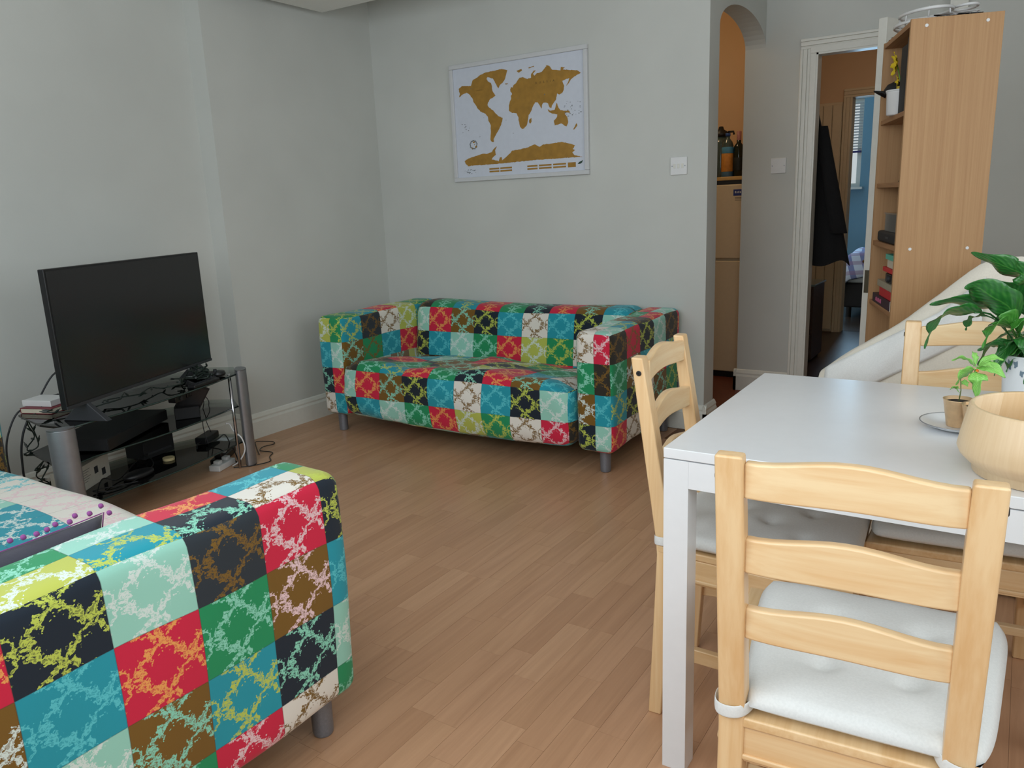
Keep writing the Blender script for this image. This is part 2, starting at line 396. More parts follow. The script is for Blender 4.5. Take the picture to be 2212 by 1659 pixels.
# ------------------------------------------------------------------ skirtings, architraves, doors
SKP = [(0, 0), (0.018, 0), (0.018, 0.095), (0.012, 0.108), (0.014, 0.118), (0.006, 0.135), (0, 0.14)]
def skirt(name, p0, p1, nrm, label):
    """moulded skirting from p0 to p1, standing proud along nrm"""
    b = MB(); rings = []
    for p in (p0, p1): rings.append([(p[0]+nrm[0]*d, p[1]+nrm[1]*d, z) for d, z in SKP])
    b.loft(rings); return struct(b.build(name, TRIM), label)
skirt('baseboard_left', (-3.65, -0.35), (-3.65, 2.67), (1, 0), 'white skirting behind the television stand')
skirt('baseboard_left', (-3.65, 2.67), (-3.512, 2.67), (0, -1), 'short white skirting return in the alcove')
skirt('baseboard_left', (-3.53, 2.652), (-3.53, 3.9), (1, 0), 'white skirting left of the far sofa')
skirt('baseboard_back', (-3.53, 3.9), (-1.337, 3.9), (0, -1), 'white skirting along the back wall')
skirt('baseboard_arch', (-1.355, 3.882), (-1.355, 4.063), (1, 0), 'white skirting at the pier end')
skirt('baseboard_door', (-1.491, 4.86), (-1.145, 4.86), (0, -1), 'white skirting between arch and door')
skirt('baseboard_door', (-1.473, 4.842), (-1.473, 4.98), (-1, 0), 'white skirting return inside the arch')
skirt('baseboard_door', (-0.27, 4.86), (1.75, 4.86), (0, -1), 'white skirting behind the bookcase')
def architrave(name, x0, x1, z1, yf, w, mat, label, proud=0.022, sgn=-1):
    d = bpy.data.objects.new(name, None); C.objects.link(d); struct(d, label)
    def piece(nm, X0, X1, Z0, Z1, vertical):
        b = MB()
        n = 3
        if vertical:
            out = X0 < (x0+x1)/2
            for k, (a, bb, pr) in enumerate(((0, 0.30, 0.6), (0.30, 0.72, 0.8), (0.72, 1.0, 1.0))):
                u0, u1 = (X1-(X1-X0)*bb, X1-(X1-X0)*a) if out else (X0+(X1-X0)*a, X0+(X1-X0)*bb)
                b.box(u0, u1, min(yf, yf+sgn*proud*pr), max(yf, yf+sgn*proud*pr), Z0, Z1+(Z1-Z0)*0)
        else:
            for a, bb, pr in ((0, 0.30, 0.6), (0.30, 0.72, 0.8), (0.72, 1.0, 1.0)):
                b.box(X0, X1, min(yf, yf+sgn*proud*pr), max(yf, yf+sgn*proud*pr), Z0+(Z1-Z0)*a, Z0+(Z1-Z0)*bb)
        return b.build(nm, mat, d, bevel=0.003)
    piece('architrave', x0-w, x0, 0, z1, True); piece('architrave', x1, x1+w, 0, z1, True); piece('architrave', x0-w, x1+w, z1, z1+w, False)
    return d
fr1 = architrave('door_1', -1.10, -0.315, 2.01, 4.86, 0.055, TRIM, 'white moulded frame of the open doorway')
b = MB().box(-1.10, -1.068, 4.845, 4.99, 0, 1.985).box(-0.345, -0.315, 4.845, 4.99, 0, 1.985).box(-1.10, -0.315, 4.845, 4.99, 1.985, 2.02)
b.build('door_lining', TRIM, fr1, bevel=0.002)
MB().box(-1.069, -1.058, 4.847, 4.93, 0, 1.985).box(-1.069, -0.345, 4.847, 4.93, 1.975, 1.986).build('door_stop', TRIM, fr1)
MB().box(-1.0685, -1.066, 4.862, 4.885, 0.86, 0.98).build('strike_plate', STEEL, fr1)
# door leaf, ajar into the room
hx, hy = -0.335, 4.845; ex, ey = -0.627, 4.13
L = math.hypot(ex-hx, ey-hy); ang = math.atan2(ey-hy, ex-hx)
leaf = bpy.data.objects.new('door_2', None); C.objects.link(leaf); struct(leaf, 'white door leaf standing open beside the bookcase'); leaf.location = (hx, hy, 0); leaf.rotation_euler = (0, 0, ang)
lb = MB().box(0, L, -0.020, 0.020, 0.008, 1.985); lb.build('door_leaf', TRIM, leaf, bevel=0.002)
pn = MB()
for (u0, u1) in ((0.12, 0.34), (0.43, 0.65)):
    for (z0, z1) in ((0.2, 0.85), (1.05, 1.85)):
        for s in (-1, 1): pn.box(u0, u1, s*0.020 if s > 0 else -0.026, 0.026 if s > 0 else -0.020, z0, z1)
pn.build('door_moulding', TRIM, leaf, bevel=0.004)
MB().box(L-0.0005, L+0.0015, -0.011, 0.011, 0.735, 0.845).build('latch_plate', plain('aged_brass', (120, 112, 96), 0.4, 0.9), leaf)
hb = MB().cyl((L-0.07, -0.02, 0.88), (L-0.07, -0.065, 0.88), 0.009).tube([(L-0.07, -0.06, 0.88), (L-0.12, -0.062, 0.88), (L-0.19, -0.06, 0.878)], 0.008)
hb.build('door_handle', CHROME, leaf, smooth=True)
# inner doorway to the bedroom and cupboard door beside it
architrave('door_3', -1.30, -0.52, 1.98, 7.30, 0.07, CREAMTRIM, 'cream frame of the bedroom doorway at the end of the hall')
cd = bpy.data.objects.new('door_4', None); C.objects.link(cd); struct(cd, 'cream boarded cupboard door left of the bedroom doorway')
MB().box(-1.60, -1.375, 7.275, 7.298, 0.01, 1.95).build('door_panel', CREAMTRIM, cd, bevel=0.002)
for k in range(3): MB().box(-1.595+k*0.074, -1.527+k*0.074, 7.262, 7.276, 0.03, 1.93).build('board', CREAMTRIM, cd, bevel=0.003)
# bedroom window, blind
wn = bpy.data.objects.new('window_2', None); C.objects.link(wn); struct(wn, 'bedroom window with half-lowered white blind')
MB().box(-2.35, -1.59, 9.64, 9.68, 1.26, 1.30).box(-2.35, -1.59, 9.64, 9.68, 2.16, 2.2).box(-1.64, -1.59, 9.64, 9.68, 1.3, 2.16).box(-2.35, -2.31, 9.64, 9.68, 1.3, 2.16).box(-2.0, -1.96, 9.64, 9.68, 1.3, 2.16).build('window_frame', TRIM, wn)
MB().box(-2.31, -1.64, 9.655, 9.660, 1.3, 2.16).build('pane', CLEARPL, wn)
MB().box(-2.38, -1.55, 9.5, 9.61, 1.235, 1.26).build('window_sill', TRIM, wn)
sl = MB().box(-0.37, 0.37, -0.012, 0.012, -0.001, 0.001, Matrix.Rotation(math.radians(-28), 4, 'X'))
sm = bpy.data.meshes.new('slat'); sl.bm.to_mesh(sm); sl.bm.free(); sm.materials.append(WHITEPL)
for k in range(17):
    o = bpy.data.objects.new('slat', sm); C.objects.link(o); o.parent = wn; o.location = (-1.97, 9.62, 1.67+k*0.03)
MB().box(-2.34, -1.60, 9.605, 9.635, 1.63, 1.65).build('blind_rail', plain('navy_rail', (40, 40, 110), 0.5), wn)

# ------------------------------------------------------------------ SOFAS
PAL = dict(T=(22, 150, 168), M=(150, 208, 190), R=(206, 22, 62), G=(18, 142, 88), N=(6, 26, 42), K=(40, 36, 26), W=(228, 224, 214), B=(118, 84, 14), L=(184, 192, 84), D=(34, 44, 52))
LACE = dict(l=(190, 204, 84), m=(140, 214, 188), w=(214, 228, 222), b=(122, 90, 24), o=(236, 160, 84), p=(232, 200, 204), t=(86, 196, 206), g=(60, 170, 110))
DEF = dict(T='t', M='w', R='o', G='m', N='l', K='b', W='b', B='m', L='w', D='b')
class Cover:
    def __init__(s, pw, ph): s.pw, s.ph = pw, ph
    def rbox(s, name, bounds, r, org, pal, parent, disp=None, step=0.022):
        (x0, x1), (y0, y1), (z0, z1) = bounds
        per = (s.pw, s.pw, s.ph)
        axes = []
        for a, (lo, hi) in enumerate(bounds):
            k0 = math.floor((lo-org[a])/per[a]); cuts = [lo]
            k = k0+1
            while org[a]+k*per[a] < hi-1e-4:
                if org[a]+k*per[a] > lo+1e-4: cuts.append(org[a]+k*per[a])
                k += 1
            cuts.append(hi)
            for e in (0.15, 0.4, 0.7): cuts += [lo+r*e, hi-r*e]
            cuts = sorted(cuts); out = [cuts[0]]
            for c in cuts[1:]:
                if c-out[-1] < 0.0012 : continue
                n = max(1, int(math.ceil((c-out[-1])/step))); p = out[-1]
                for i in range(1, n+1): out.append(p+(c-p)*i/n)
            out[-1] = hi
            axes.append(out)
        bm = bmesh.new(); uvl = bm.loops.layers.uv.new('patch'); lb = bm.loops.layers.float_color.new('bg'); lf = bm.loops.layers.float_color.new('fg')
        vd = {}
        inn = [(lo+r, hi-r) for lo, hi in bounds]
        def vert(i, j, k):
            key = (i, j, k)
            if key in vd: return vd[key]
            p = Vector((axes[0][i], axes[1][j], axes[2][k])); q = Vector([min(max(p[a], inn[a][0]), inn[a][1]) for a in range(3)])
            d = p-q
            if d.length > 1e-9: d = d.normalized(); P = q+d*r
            else: P = p
            if disp: P = disp(P.copy(), d)
            v = bm.verts.new(P); vd[key] = v; return v
        n = [len(a)-1 for a in axes]
        def cell(a, c): return math.floor((c-org[a])/per[a]+1e-6)
        for ax in range(3):
            ua, va = [(1, 2), (0, 2), (0, 1)][ax]
            for side in (0, 1):
                fid = '-+'[side]+'xyz'[ax]
                for i in range(n[ua]):
                    for j in range(n[va]):
                        def idx(di, dj):
                            t = [0, 0, 0]; t[ax] = n[ax]*side; t[ua] = i+di; t[va] = j+dj; return tuple(t)
                        ids = [idx(0, 0), idx(1, 0), idx(1, 1), idx(0, 1)]
                        f = bm.faces.new([vert(*t) for t in ids]); f.smooth = True
                        uc = (axes[ua][i]+axes[ua][i+1])/2; vc = (axes[va][j]+axes[va][j+1])/2
                        cu, cv = cell(ua, uc), cell(va, vc)
                        code = pal(fid, cu, cv)
                        c1 = (*lin(PAL[code[0]]), 1); c2 = (*lin(LACE[code[1] if len(code) > 1 else DEF[code[0]]]), 1)
                        for lp, t in zip(f.loops, ids):
                            lp[lb] = c1; lp[lf] = c2
                            lp[uvl].uv = ((axes[ua][t[ua]]-org[ua])/per[ua]-cu, (axes[va][t[va]]-org[va])/per[va]-cv)
        bmesh.ops.recalc_face_normals(bm, faces=bm.faces)
        me = bpy.data.meshes.new(name); bm.to_mesh(me); bm.free(); me.materials.append(FABRIC)
        o = bpy.data.objects.new(name, me); C.objects.link(o); o.parent = parent
        return o
def hsh(*a):
    return random.Random(str(a)).random()
def anycode(*a):
    return 'TMRGNKWBL'[int(hsh(*a)*9)]
def wob(P, s=1.0):
    return Vector((math.sin(P.y*17+P.z*9)*0.0022, math.sin(P.x*13+P.z*11)*0.0025, math.sin(P.x*9+P.y*15)*0.0022))*s
def leg_at(parent, x, y, z1=0.125):
    return MB().lathe([(0.021, 0.0), (0.024, 0.003), (0.025, 0.012), (0.0265, z1)], (x, y, 0), 20).build('leg', LEGM, parent, smooth=False, bevel=0.0015)
LEGM = plain('pewter_leg', (128, 132, 140), 0.36, 0.45, noise=0.08, scale=200)

def make_sofa(root, pw, ph, arm_w, total_w, zt, pal, ax0, oy, seat_disp=None, top_off=0.0, back_r=0.07, back_off=0.0, seat_y=-0.03):
    cv = Cover(pw, ph)
    zorg = zt-10*ph                           # rows counted down from the top: row = 9-cell
    def row(c): return 9-c
    def bottom_wave(P, d):
        P = P+wob(P)
        return P
    def pa(which):
        def f(fid, u, v): return pal(which, fid, u, row(v) if fid[1] != 'z' else v)
        return f
    yo = oy
    cv.rbox('arm', ((0, arm_w), (0.0, 0.87), (0.105, zt)), 0.038, (ax0[0], yo, zorg), pa('arm_a'), root, bottom_wave)
    cv.rbox('arm', ((total_w-arm_w, total_w), (0.0, 0.87), (0.105, zt)), 0.038, (ax0[1], yo, zorg), pa('arm_b'), root, bottom_wave)
    def backd(P, d):
        t = max(0, min(1, (P.z-0.40)/(zt-0.40)))
        if P.y < 0.72: P.y += 0.045*t-0.02
        P.z += 0.006*math.sin(P.x*5.0) if P.z > zt-0.05 else 0
        return P+wob(P, 0.7)
    cv.rbox('backrest', ((arm_w-0.006, total_w-arm_w+0.006), (0.62, 0.875), (0.12, zt+0.003)), back_r, (ax0[2], yo, zorg+back_off), pa('back'), root, backd)
    cv.rbox('seat', ((arm_w+0.004, total_w-arm_w-0.004), (seat_y, 0.66), (0.118, 0.435)), 0.06, (ax0[2], 0.06-pw*1, zorg+top_off), pa('seat'), root, seat_disp)
    for x in (0.07 if arm_w < 0.2 else 0.07, total_w-0.07):
        for y in (0.075, 0.80): leg_at(root, x, y)
# --- the far sofa, by the back wall
rowA = 'K G Tl R G Nm R B T R'.split(); rowB = 'M R B N T W T N M Rp'.split(); rowC = 'N T M G R Lw Gl W Rp N'.split(); rowD = 'B K G N B L R T W K'.split()
def pal_far(which, fid, u, r):
    if which == 'back':
        if fid == '+z' or fid == '-z': return rowA[min(max(u, 0), 9)]
        if fid == '-y': return [rowA, rowB, rowC, rowD, rowA, rowB][min(max(r, 0), 5)][min(max(u, 0), 9)]
    if which == 'seat':
        if fid == '+z': return [rowA, rowD, 'B R N B R N K G N K'.split(), rowC, rowA, rowB][min(max(r-0, 0), 5)][min(max(u, 0), 9)]
        if fid == '-y': return [rowD, rowA, rowB, rowC, rowA][min(max(r, 0), 4)][min(max(u, 0), 9)]
    if which == 'arm_b':
        if fid == '-y':
            t = [['W', 'Rp'], ['G', 'K'], ['Bw', 'Tt'], ['N', 'M'], ['N', 'M']]
            return t[min(max(r, 0), 4)][min(max(u, 0), 1)]
        if fid == '+x':
            t = ['K Rb N M K R'.split(), 'G Bw T Rl Tl N'.split(), 'Tl N W B Gl N'.split(), 'Ro Wb G T N M'.split()]
            return t[min(max(r, 0), 3)][min(max(u, 0), 5)]
        if fid == '+z':
            t = ['W M B G R M L'.split(), 'M Tl K R M T R'.split()]
            return t[min(max(u, 0), 1)][min(max(r, 0), 6)]
    if which == 'arm_a':
        if fid == '-y':
            t = [['L', 'Gl'], ['T', 'M'], ['Nm', 'R'], ['Wb', 'T'], ['W', 'T']]
            return t[min(max(r, 0), 4)][min(max(u, 0), 1)]
        if fid == '+x':
            t = ['Tl D W L Tl G'.split(), 'B Gb T R R N'.split(), 'B K K R N K'.split(), 'R T G N B R'.split()]
            return t[min(max(r, 0), 3)][min(max(u, 0), 5)]
        if fid == '+z': return 'Gl Tl R L Gl T T'.split()[min(max(r, 0), 6)]
    return anycode(which, fid, u, r)
far = thing('sofa', 'low two-seat sofa in patchwork cover standing against the back wall under the world map', 'sofa', (-3.258, 2.98, 0), math.radians(1.0), 'patchwork sofas')
def seatd(P, d):
    x = (P.x-0.9)/0.7
    P.z -= 0.018*math.sin(min(1, abs(P.x-0.9)/0.75)*PI)*0.0
    if d.z > 0.3:
        P.z -= 0.065*max(0, min(1, P.y/0.6))+0.004
        P.z += 0.010*math.sin(P.x*7+P.y*4)+0.006*math.sin(P.x*19-P.y*13)
        P.z -= 0.02*math.exp(-((P.x-1.58)/0.06)**2)+0.03*math.exp(-((P.x-0.2)/0.05)**2)
    if d.y < -0.3:
        P.y -= 0.016*math.sin((P.z-0.12)/0.31*PI)+0.006*math.sin(P.x*8+P.z*22)+0.004*math.sin(P.x*23-P.z*17)
    if P.z < 0.16: P.z += 0.012*math.cos(P.x*3.2)-0.006
    # creases in the loose cover at both ends
    if P.y < 0.1:
        P.y += 0.007*math.exp(-((P.x-P.z*0.9-1.12)/0.022)**2)*(1 if P.x > 1.3 else 0)
        P.y += 0.007*math.exp(-((P.z+P.x*0.35-0.37)/0.016)**2)*(1 if P.x < 0.75 else 0)
    return P
make_sofa(far, 0.1635, 0.1425, 0.185, 1.795, 0.665, pal_far, (-0.062, 1.547, 0.142), 0.0, seatd, top_off=0.008, back_off=0.1225)
# --- the near sofa, seen from behind its right arm
def pal_near(which, fid, u, r):
    if which == 'arm_a':
        if fid == '-x':
            t = ['Nl Rp D Mw Nl R Gl'.split(), 'T Bp G R T Bw M'.split(), 'Mw Nm Tl B Mw N R'.split(), 'G Wb Rp G W T N'.split()]
            return t[min(max(r, 0), 3)][min(max(u, 0), 6)]
        if fid == '+z':
            t = ['Ll Wb Nm Tl Lw Wb K'.split(), 'G Tt Ro Mw Gm Gl T'.split()]
            return t[min(max(u, 0), 1)][min(max(r, 0), 6)]
    if which == 'seat':
        return ['Mw', 'Wp', 'Wt', 'Mw', 'Wp', 'Lw', 'Wt', 'Tw', 'Mw', 'Wp'][int(hsh(which, fid, u, r, 3)*10)]  # mostly pale patches: the glare on the seat is put into its colours
    return anycode('near', which, fid, u, r)
near = thing('sofa', 'low patchwork sofa in the left foreground, seen from behind its right arm', 'sofa', (-1.243, 1.175, 0), math.radians(179), 'patchwork sofas')
def seatd2(P, d):
    if d.z > 0.3: P.z += 0.008*math.sin(P.x*7+P.y*4)
    return P+wob(P, 1.5)
make_sofa(near, 0.1625, 0.1545, 0.195, 1.87, 0.66, pal_near, (-0.065, 1.54, 0.142), 0.07-0.1625, seatd2, top_off=0.0, seat_y=0.045)

# ================================================================== TABLE AND CHAIRS
TR = 0.0074
tb = thing('dining_table', 'white rectangular dining table with flush square legs at the right of the room', 'table', (-0.570, 1.4054, 0), TR)
MB().box(0, 1.25, 0, 0.75, 0.7185, 0.74).build('table_top', WHITE, tb, bevel=0.0018)
MB().box(0.0527, 1.1968, 0.0006, 0.024, 0.660, 0.7165).box(0.0527, 1.1968, 0.726, 0.7494, 0.660, 0.7165).box(0.0006, 0.024, 0.0527, 0.6968, 0.660, 0.7165).box(1.226, 1.2494, 0.0527, 0.6968, 0.660, 0.7165).build('frame', WHITE, tb)
for (x, y) in ((0, 0), (1.197, 0), (0, 0.697), (1.197, 0.697)):
    MB().box(x+0.0005, x+0.0525, y+0.0005, y+0.0525, 0.0, 0.7165).build('leg', WHITE, tb, bevel=0.0006)

def curved_slat(zc, h, arch):
    """back slat: bowed backwards in plan, arched on its upper edge"""
    b = MB(); rings = []
    n = 14
    for i in range(n+1):
        t = i/n; x = -0.134+0.268*t; u = 2*t-1
        bow = -0.012*(1-u*u); yb = -0.0 + bow
        lift = arch*math.cos(u*PI/2)**2 if abs(u) < 1 else 0
        z0 = zc-h/2+lift*0.35; z1 = zc+h/2+lift
        rings.append([(x, yb-0.009, z0), (x, yb+0.009, z0), (x, yb+0.009, z1), (x, yb-0.009, z1)])
    return b.loft(rings)
def lean(z): return 0.0 if z < 0.44 else -(z-0.44)/0.45*0.062
CUSH_H = 0.045
def cushion_mb(bump=1.0, seed=0):
    """tufted tie-on pad, wider at the front"""
    tufts = [(-0.35, -0.35), (0.35, -0.35), (0.0, 0.02), (-0.38, 0.42), (0.38, 0.42)]
    b = MB(); N = 30
    def f(sgn):
        def g(u, v):
            a, c = u*2-1, v*2-1
            # squircle outline
            k = 1-0.03*(abs(a)**6*abs(c)**6)*3
            wdt = 0.166+(0.212-0.166)*v
            x = a*wdt*k; y = 0.012+0.415*v
            e = (1-abs(a)**7)*(1-abs(c)**7)
            th = 0.021*max(e, 0)**0.30
            for (tx, ty) in tufts:
                d2 = (a-tx)**2+((c-ty))**2
                th -= 0.015*math.exp(-d2/0.010)
                th -= 0.0045*math.exp(-((c-ty-0.12*(a-tx))/0.045)**2)*math.exp(-((a-tx)/0.30)**2)
            th += 0.0022*math.sin(a*9+seed)*math.sin(c*7+seed*2)*e
            z = 0.468+sgn*th*(1.0 if sgn > 0 else 0.75)
            return Vector((x, y, z))
        return g
    b.grid(N, N, f(1)); b.grid(N, N, f(-1))
    bmesh.ops.remove_doubles(b.bm, verts=b.bm.verts, dist=0.0006)
    return b
def make_chair(label, loc, rz):
    t = thing('dining_chair', label, 'chair', loc, rz, 'pine dining chairs round the white table')
    # rear legs run up into the back posts, leaning back
    for s in (-1, 1):
        b = MB(); rings = []
        for (z, w, d) in ((0.0, 0.030, 0.032), (0.20, 0.036, 0.036), (0.42, 0.040, 0.040), (0.46, 0.040, 0.040), (0.60, 0.040, 0.036), (0.80, 0.040, 0.030), (0.885, 0.038, 0.027)):
            y0 = lean(z)-(0.02 if z < 0.01 else 0.01 if z < 0.21 else 0)
            xo = s*0.172; xi = s*(0.172-w)
            rings.append([(min(xo, xi), y0, z), (max(xo, xi), y0, z), (max(xo, xi), y0+d, z), (min(xo, xi), y0+d, z)])
        b.loft(rings); b.build('back_post', PINEz, t, bevel=0.004)
    for k, (zc, h) in enumerate(((0.847, 0.052), (0.729, 0.053), (0.615, 0.050))):
        o = curved_slat(zc, h, 0.016).build('back_slat', PINEx, t, bevel=0.004, loc=(0, lean(zc)+0.018, 0))
    for s in (-1, 1):
        b = MB(); b.loft([[(s*0.193-0.017, 0.385, 0), (s*0.193+0.017, 0.385, 0), (s*0.193+0.017, 0.418, 0), (s*0.193-0.017, 0.418, 0)],
                          [(s*0.182-0.019, 0.378, 0.43), (s*0.182+0.019, 0.378, 0.43), (s*0.182+0.019, 0.415, 0.43), (s*0.182-0.019, 0.415, 0.43)]])
        b.build('front_leg', PINEz, t, bevel=0.003)
    # seat board and rails with a bead moulding
    b = MB(); b.hexa([(-0.172, 0.0, 0.428), (0.172, 0.0, 0.428), (0.212, 0.425, 0.428), (-0.212, 0.425, 0.428)], [(-0.172, 0.0, 0.446), (0.172, 0.0, 0.446), (0.212, 0.425, 0.446), (-0.212, 0.425, 0.446)])
    b.build('seat', PINEy, t, bevel=0.004)
    b = MB().hexa([(-0.185, 0.405, 0.368), (0.185, 0.405, 0.368), (0.185, 0.422, 0.368), (-0.185, 0.422, 0.368)], [(-0.185, 0.405, 0.428), (0.185, 0.405, 0.428), (0.185, 0.422, 0.428), (-0.185, 0.422, 0.428)])
    b.box(-0.185, 0.185, 0.418, 0.427, 0.374, 0.384)
    b.build('front_rail', PINEx, t, bevel=0.003)
    b = MB().box(-0.135, 0.135, 0.004, 0.022, 0.366, 0.428); b.box(-0.135, 0.135, -0.001, 0.006, 0.372, 0.382); b.build('back_rail', PINEx, t, bevel=0.003)
    for s in (-1, 1):
        xr, xf = s*0.166, s*0.200
        b = MB().hexa([(xr-0.008, 0.03, 0.368), (xr+0.008, 0.03, 0.368), (xf+0.008, 0.39, 0.368), (xf-0.008, 0.39, 0.368)], [(xr-0.008, 0.03, 0.428), (xr+0.008, 0.03, 0.428), (xf+0.008, 0.39, 0.428), (xf-0.008, 0.39, 0.428)])
        e = s*0.010
        b.hexa([(xr+e-0.004, 0.03, 0.374), (xr+e+0.004, 0.03, 0.374), (xf+e+0.004, 0.39, 0.374), (xf+e-0.004, 0.39, 0.374)], [(xr+e-0.004, 0.03, 0.384), (xr+e+0.004, 0.03, 0.384), (xf+e+0.004, 0.39, 0.384), (xf+e-0.004, 0.39, 0.384)])
        b.build('side_rail', PINEy, t, bevel=0.003)
        xr, xf = s*0.158, s*0.188
        b = MB().hexa([(xr-0.009, 0.01, 0.165), (xr+0.009, 0.01, 0.165), (xf+0.009, 0.39, 0.165), (xf-0.009, 0.39, 0.165)], [(xr-0.009, 0.01, 0.200), (xr+0.009, 0.01, 0.200), (xf+0.009, 0.39, 0.200), (xf-0.009, 0.39, 0.200)])
        b.build('side_stretcher', PINEy, t, bevel=0.003)
    MB().box(-0.175, 0.175, 0.20, 0.22, 0.172, 0.195).build('cross_stretcher', PINEx, t, bevel=0.003)
    for s in (-1, 1):                                  # bolts through the posts under the top slat
        b = MB().lathe([(0.0055, 0.0), (0.0062, 0.0010), (0.0050, 0.0018), (0.0022, 0.0018), (0.0018, 0.0004)], n=16)
        o = b.build('bolt', BLACK, t); o.location = (s*0.1722, lean(0.85)+0.015, 0.850); o.rotation_euler = (0, s*PI/2, 0)
    return t
def pad(chair, label, loc, rz, seed, sh=(0, 0), loops=(-1, 1)):
    p = thing('seat_pad', label, 'cushion', loc, rz, 'white tie-on seat pads')
    o = cushion_mb(seed=seed).build('pad', LINEN, p, smooth=True, loc=(sh[0], sh[1], 0))
    for s in loops:
        pts = []
        # cloth tape round the back post
        ring = [(s*0.118, 0.040), (s*0.128, -0.004), (s*0.152, -0.010), (s*0.178, -0.004), (s*0.182, 0.020), (s*0.170, 0.046), (s*0.140, 0.052)]
        b = MB(); rr = []
        for i, (x, y) in enumerate(ring):
            dz = 0.004*math.sin(i*1.7+seed)
            z0, z1 = 0.452+dz-(0.006 if 0 < i < 5 else 0), 0.475+dz-(0.006 if 0 < i < 5 else 0)
            rr.append([(x, y, z0), (x, y, z1)])
        vs = [[b.bm.verts.new(q) for q in r] for r in rr]
        for a, c in zip(vs, vs[1:]): b.bm.faces.new((a[0], c[0], c[1], a[1]))
        o = b.build('tie', LINEN, p, smooth=True, solid=0.0025); o.modifiers.new('sub', 'SUBSURF').render_levels = 2
    return p
c1 = (-0.1615, 1.063, 0); r1 = math.radians(4.5)
chair1 = make_chair('pine ladder-back chair in the right foreground, its back towards the viewer', c1, r1)
pad(chair1, 'white tufted seat pad on the foreground chair', c1, r1, 0.3, (0.026, -0.012))
c2 = (-0.662, 1.735, 0); r2 = math.radians(-90+4)
chair2 = dup(chair1, c2, r2, 'pine ladder-back chair at the left end of the white table')
pad(chair2, 'white tufted seat pad on the chair at the left end of the table', c2, r2, 1.7, (0.018, 0))
c3 = (-0.068, 2.245, 0); r3 = math.radians(180+5)
chair3 = dup(chair1, c3, r3, 'pine ladder-back chair on the far side of the white table')
pad(chair3, 'white seat pad on the chair at the far side of the table', c3, r3, 3.1)

# ------------------------------------------------------------------ things on the table
TZ = 0.7402
def staves(name, d, l):
    t = NT(name); tc = t.add('ShaderNodeTexCoord').outputs['Object']; sp = t.add('ShaderNodeSeparateXYZ', i_0=tc)
    an = t.math('ARCTAN2', sp.outputs[1], sp.outputs[0]); k = t.math('FLOOR', t.math('MULTIPLY', an, 14/ (2*PI)))
    wn = t.add('ShaderNodeTexWhiteNoise', noise_dimensions='1D'); t.link(k, wn.inputs['W'])
    cv = t.add('ShaderNodeCombineXYZ', i_0=t.math('MULTIPLY', an, 9.0), i_1=t.math('MULTIPLY', wn.outputs[0], 30.0), i_2=t.math('MULTIPLY', sp.outputs[2], 5.0))
    n = t.add('ShaderNodeTexNoise', i_Vector=cv.outputs[0], i_Scale=3.0, i_Detail=6.0)
    f = t.math('ADD', t.math('MULTIPLY', wn.outputs[0], 0.55), t.math('MULTIPLY', n.outputs[0], 0.45))
    t.link(t.ramp(f, [(0.2, (*lin(d), 1)), (0.75, (*lin(l), 1))]), t.b.inputs['Base Color']); t.b.inputs['Roughness'].default_value = 0.42
    return t.m
bowl = MB().lathe([(0.0, 0.0), (0.098, 0.0), (0.104, 0.003), (0.106, 0.016), (0.112, 0.020), (0.126, 0.034), (0.130, 0.044), (0.126, 0.070), (0.1165, 0.118), (0.115, 0.1205), (0.109, 0.1205), (0.1075, 0.118), (0.117, 0.060), (0.108, 0.026), (0.0, 0.022)], n=64).build('bowl', staves('bamboo_staves', (212, 180, 136), (232, 208, 172)), None, smooth=True)
bowl.location = (0.062, 1.535, TZ); tag(bowl, 'pale wooden salad bowl at the right edge of the white table', 'bowl')
sc = thing('saucer', 'white enamel saucer under the two small copper pots', 'saucer', (-0.080, 1.785, TZ))
MB().lathe([(0.0, 0.001), (0.040, 0.001), (0.044, 0.003), (0.066, 0.011), (0.070, 0.0135), (0.0705, 0.015), (0.066, 0.0145), (0.050, 0.009), (0.043, 0.0055), (0.0, 0.0045)], n=48).build('dish', WHITE, sc, smooth=True)
MB().tube([(0.0705*math.cos(a*PI/24), 0.0705*math.sin(a*PI/24), 0.0145) for a in range(0, 49)], 0.0011, 6).build('rim', SILVER, sc, smooth=True)
COPPER = plain('copper_foil', (222, 190, 150), 0.34, 0.6, noise=0.12, scale=60); SOIL = plain('potting_soil', (34, 26, 22), 0.95, noise=0.5, bump=0.8, scale=300)
LEAFL = plain('young_leaf', (122, 186, 78), 0.45, noise=0.12, scale=60); LEAFD = None
def leaf_mat(name, d, m, l, rough=0.3):
    t = NT(name); uv = t.add('ShaderNodeUVMap', uv_map='uv').outputs[0]; sp = t.add('ShaderNodeSeparateXYZ', i_0=uv)
    side = t.math('ABSOLUTE', sp.outputs[0])
    vein = t.math('SINE', t.math('MULTIPLY', t.math('SUBTRACT', sp.outputs[1], t.math('MULTIPLY', side, 0.30)), 62.0))
    f = t.math('ADD', t.math('MULTIPLY', vein, 0.05), 0.5)
    mid = t.math('LESS_THAN', side, 0.045)
    n = t.add('ShaderNodeTexNoise', i_Vector=uv, i_Scale=5.0)
    f = t.math('ADD', f, t.math('MULTIPLY', t.math('SUBTRACT', n.outputs[0], 0.5), 0.6))
    c = t.ramp(f, [(0.2, srgb(*d)), (0.5, srgb(*m)), (0.85, srgb(*l))])
    t.link(t.mix(t.math('MULTIPLY', mid, 0.6), c, srgb(*l)), t.b.inputs['Base Color']); t.b.inputs['Roughness'].default_value = rough
    t.b.inputs['Coat Weight'].default_value = 0.25; t.b.inputs['Coat Roughness'].default_value = 0.2
    t.bump(vein, 0.25, 0.0012)
    return t.m
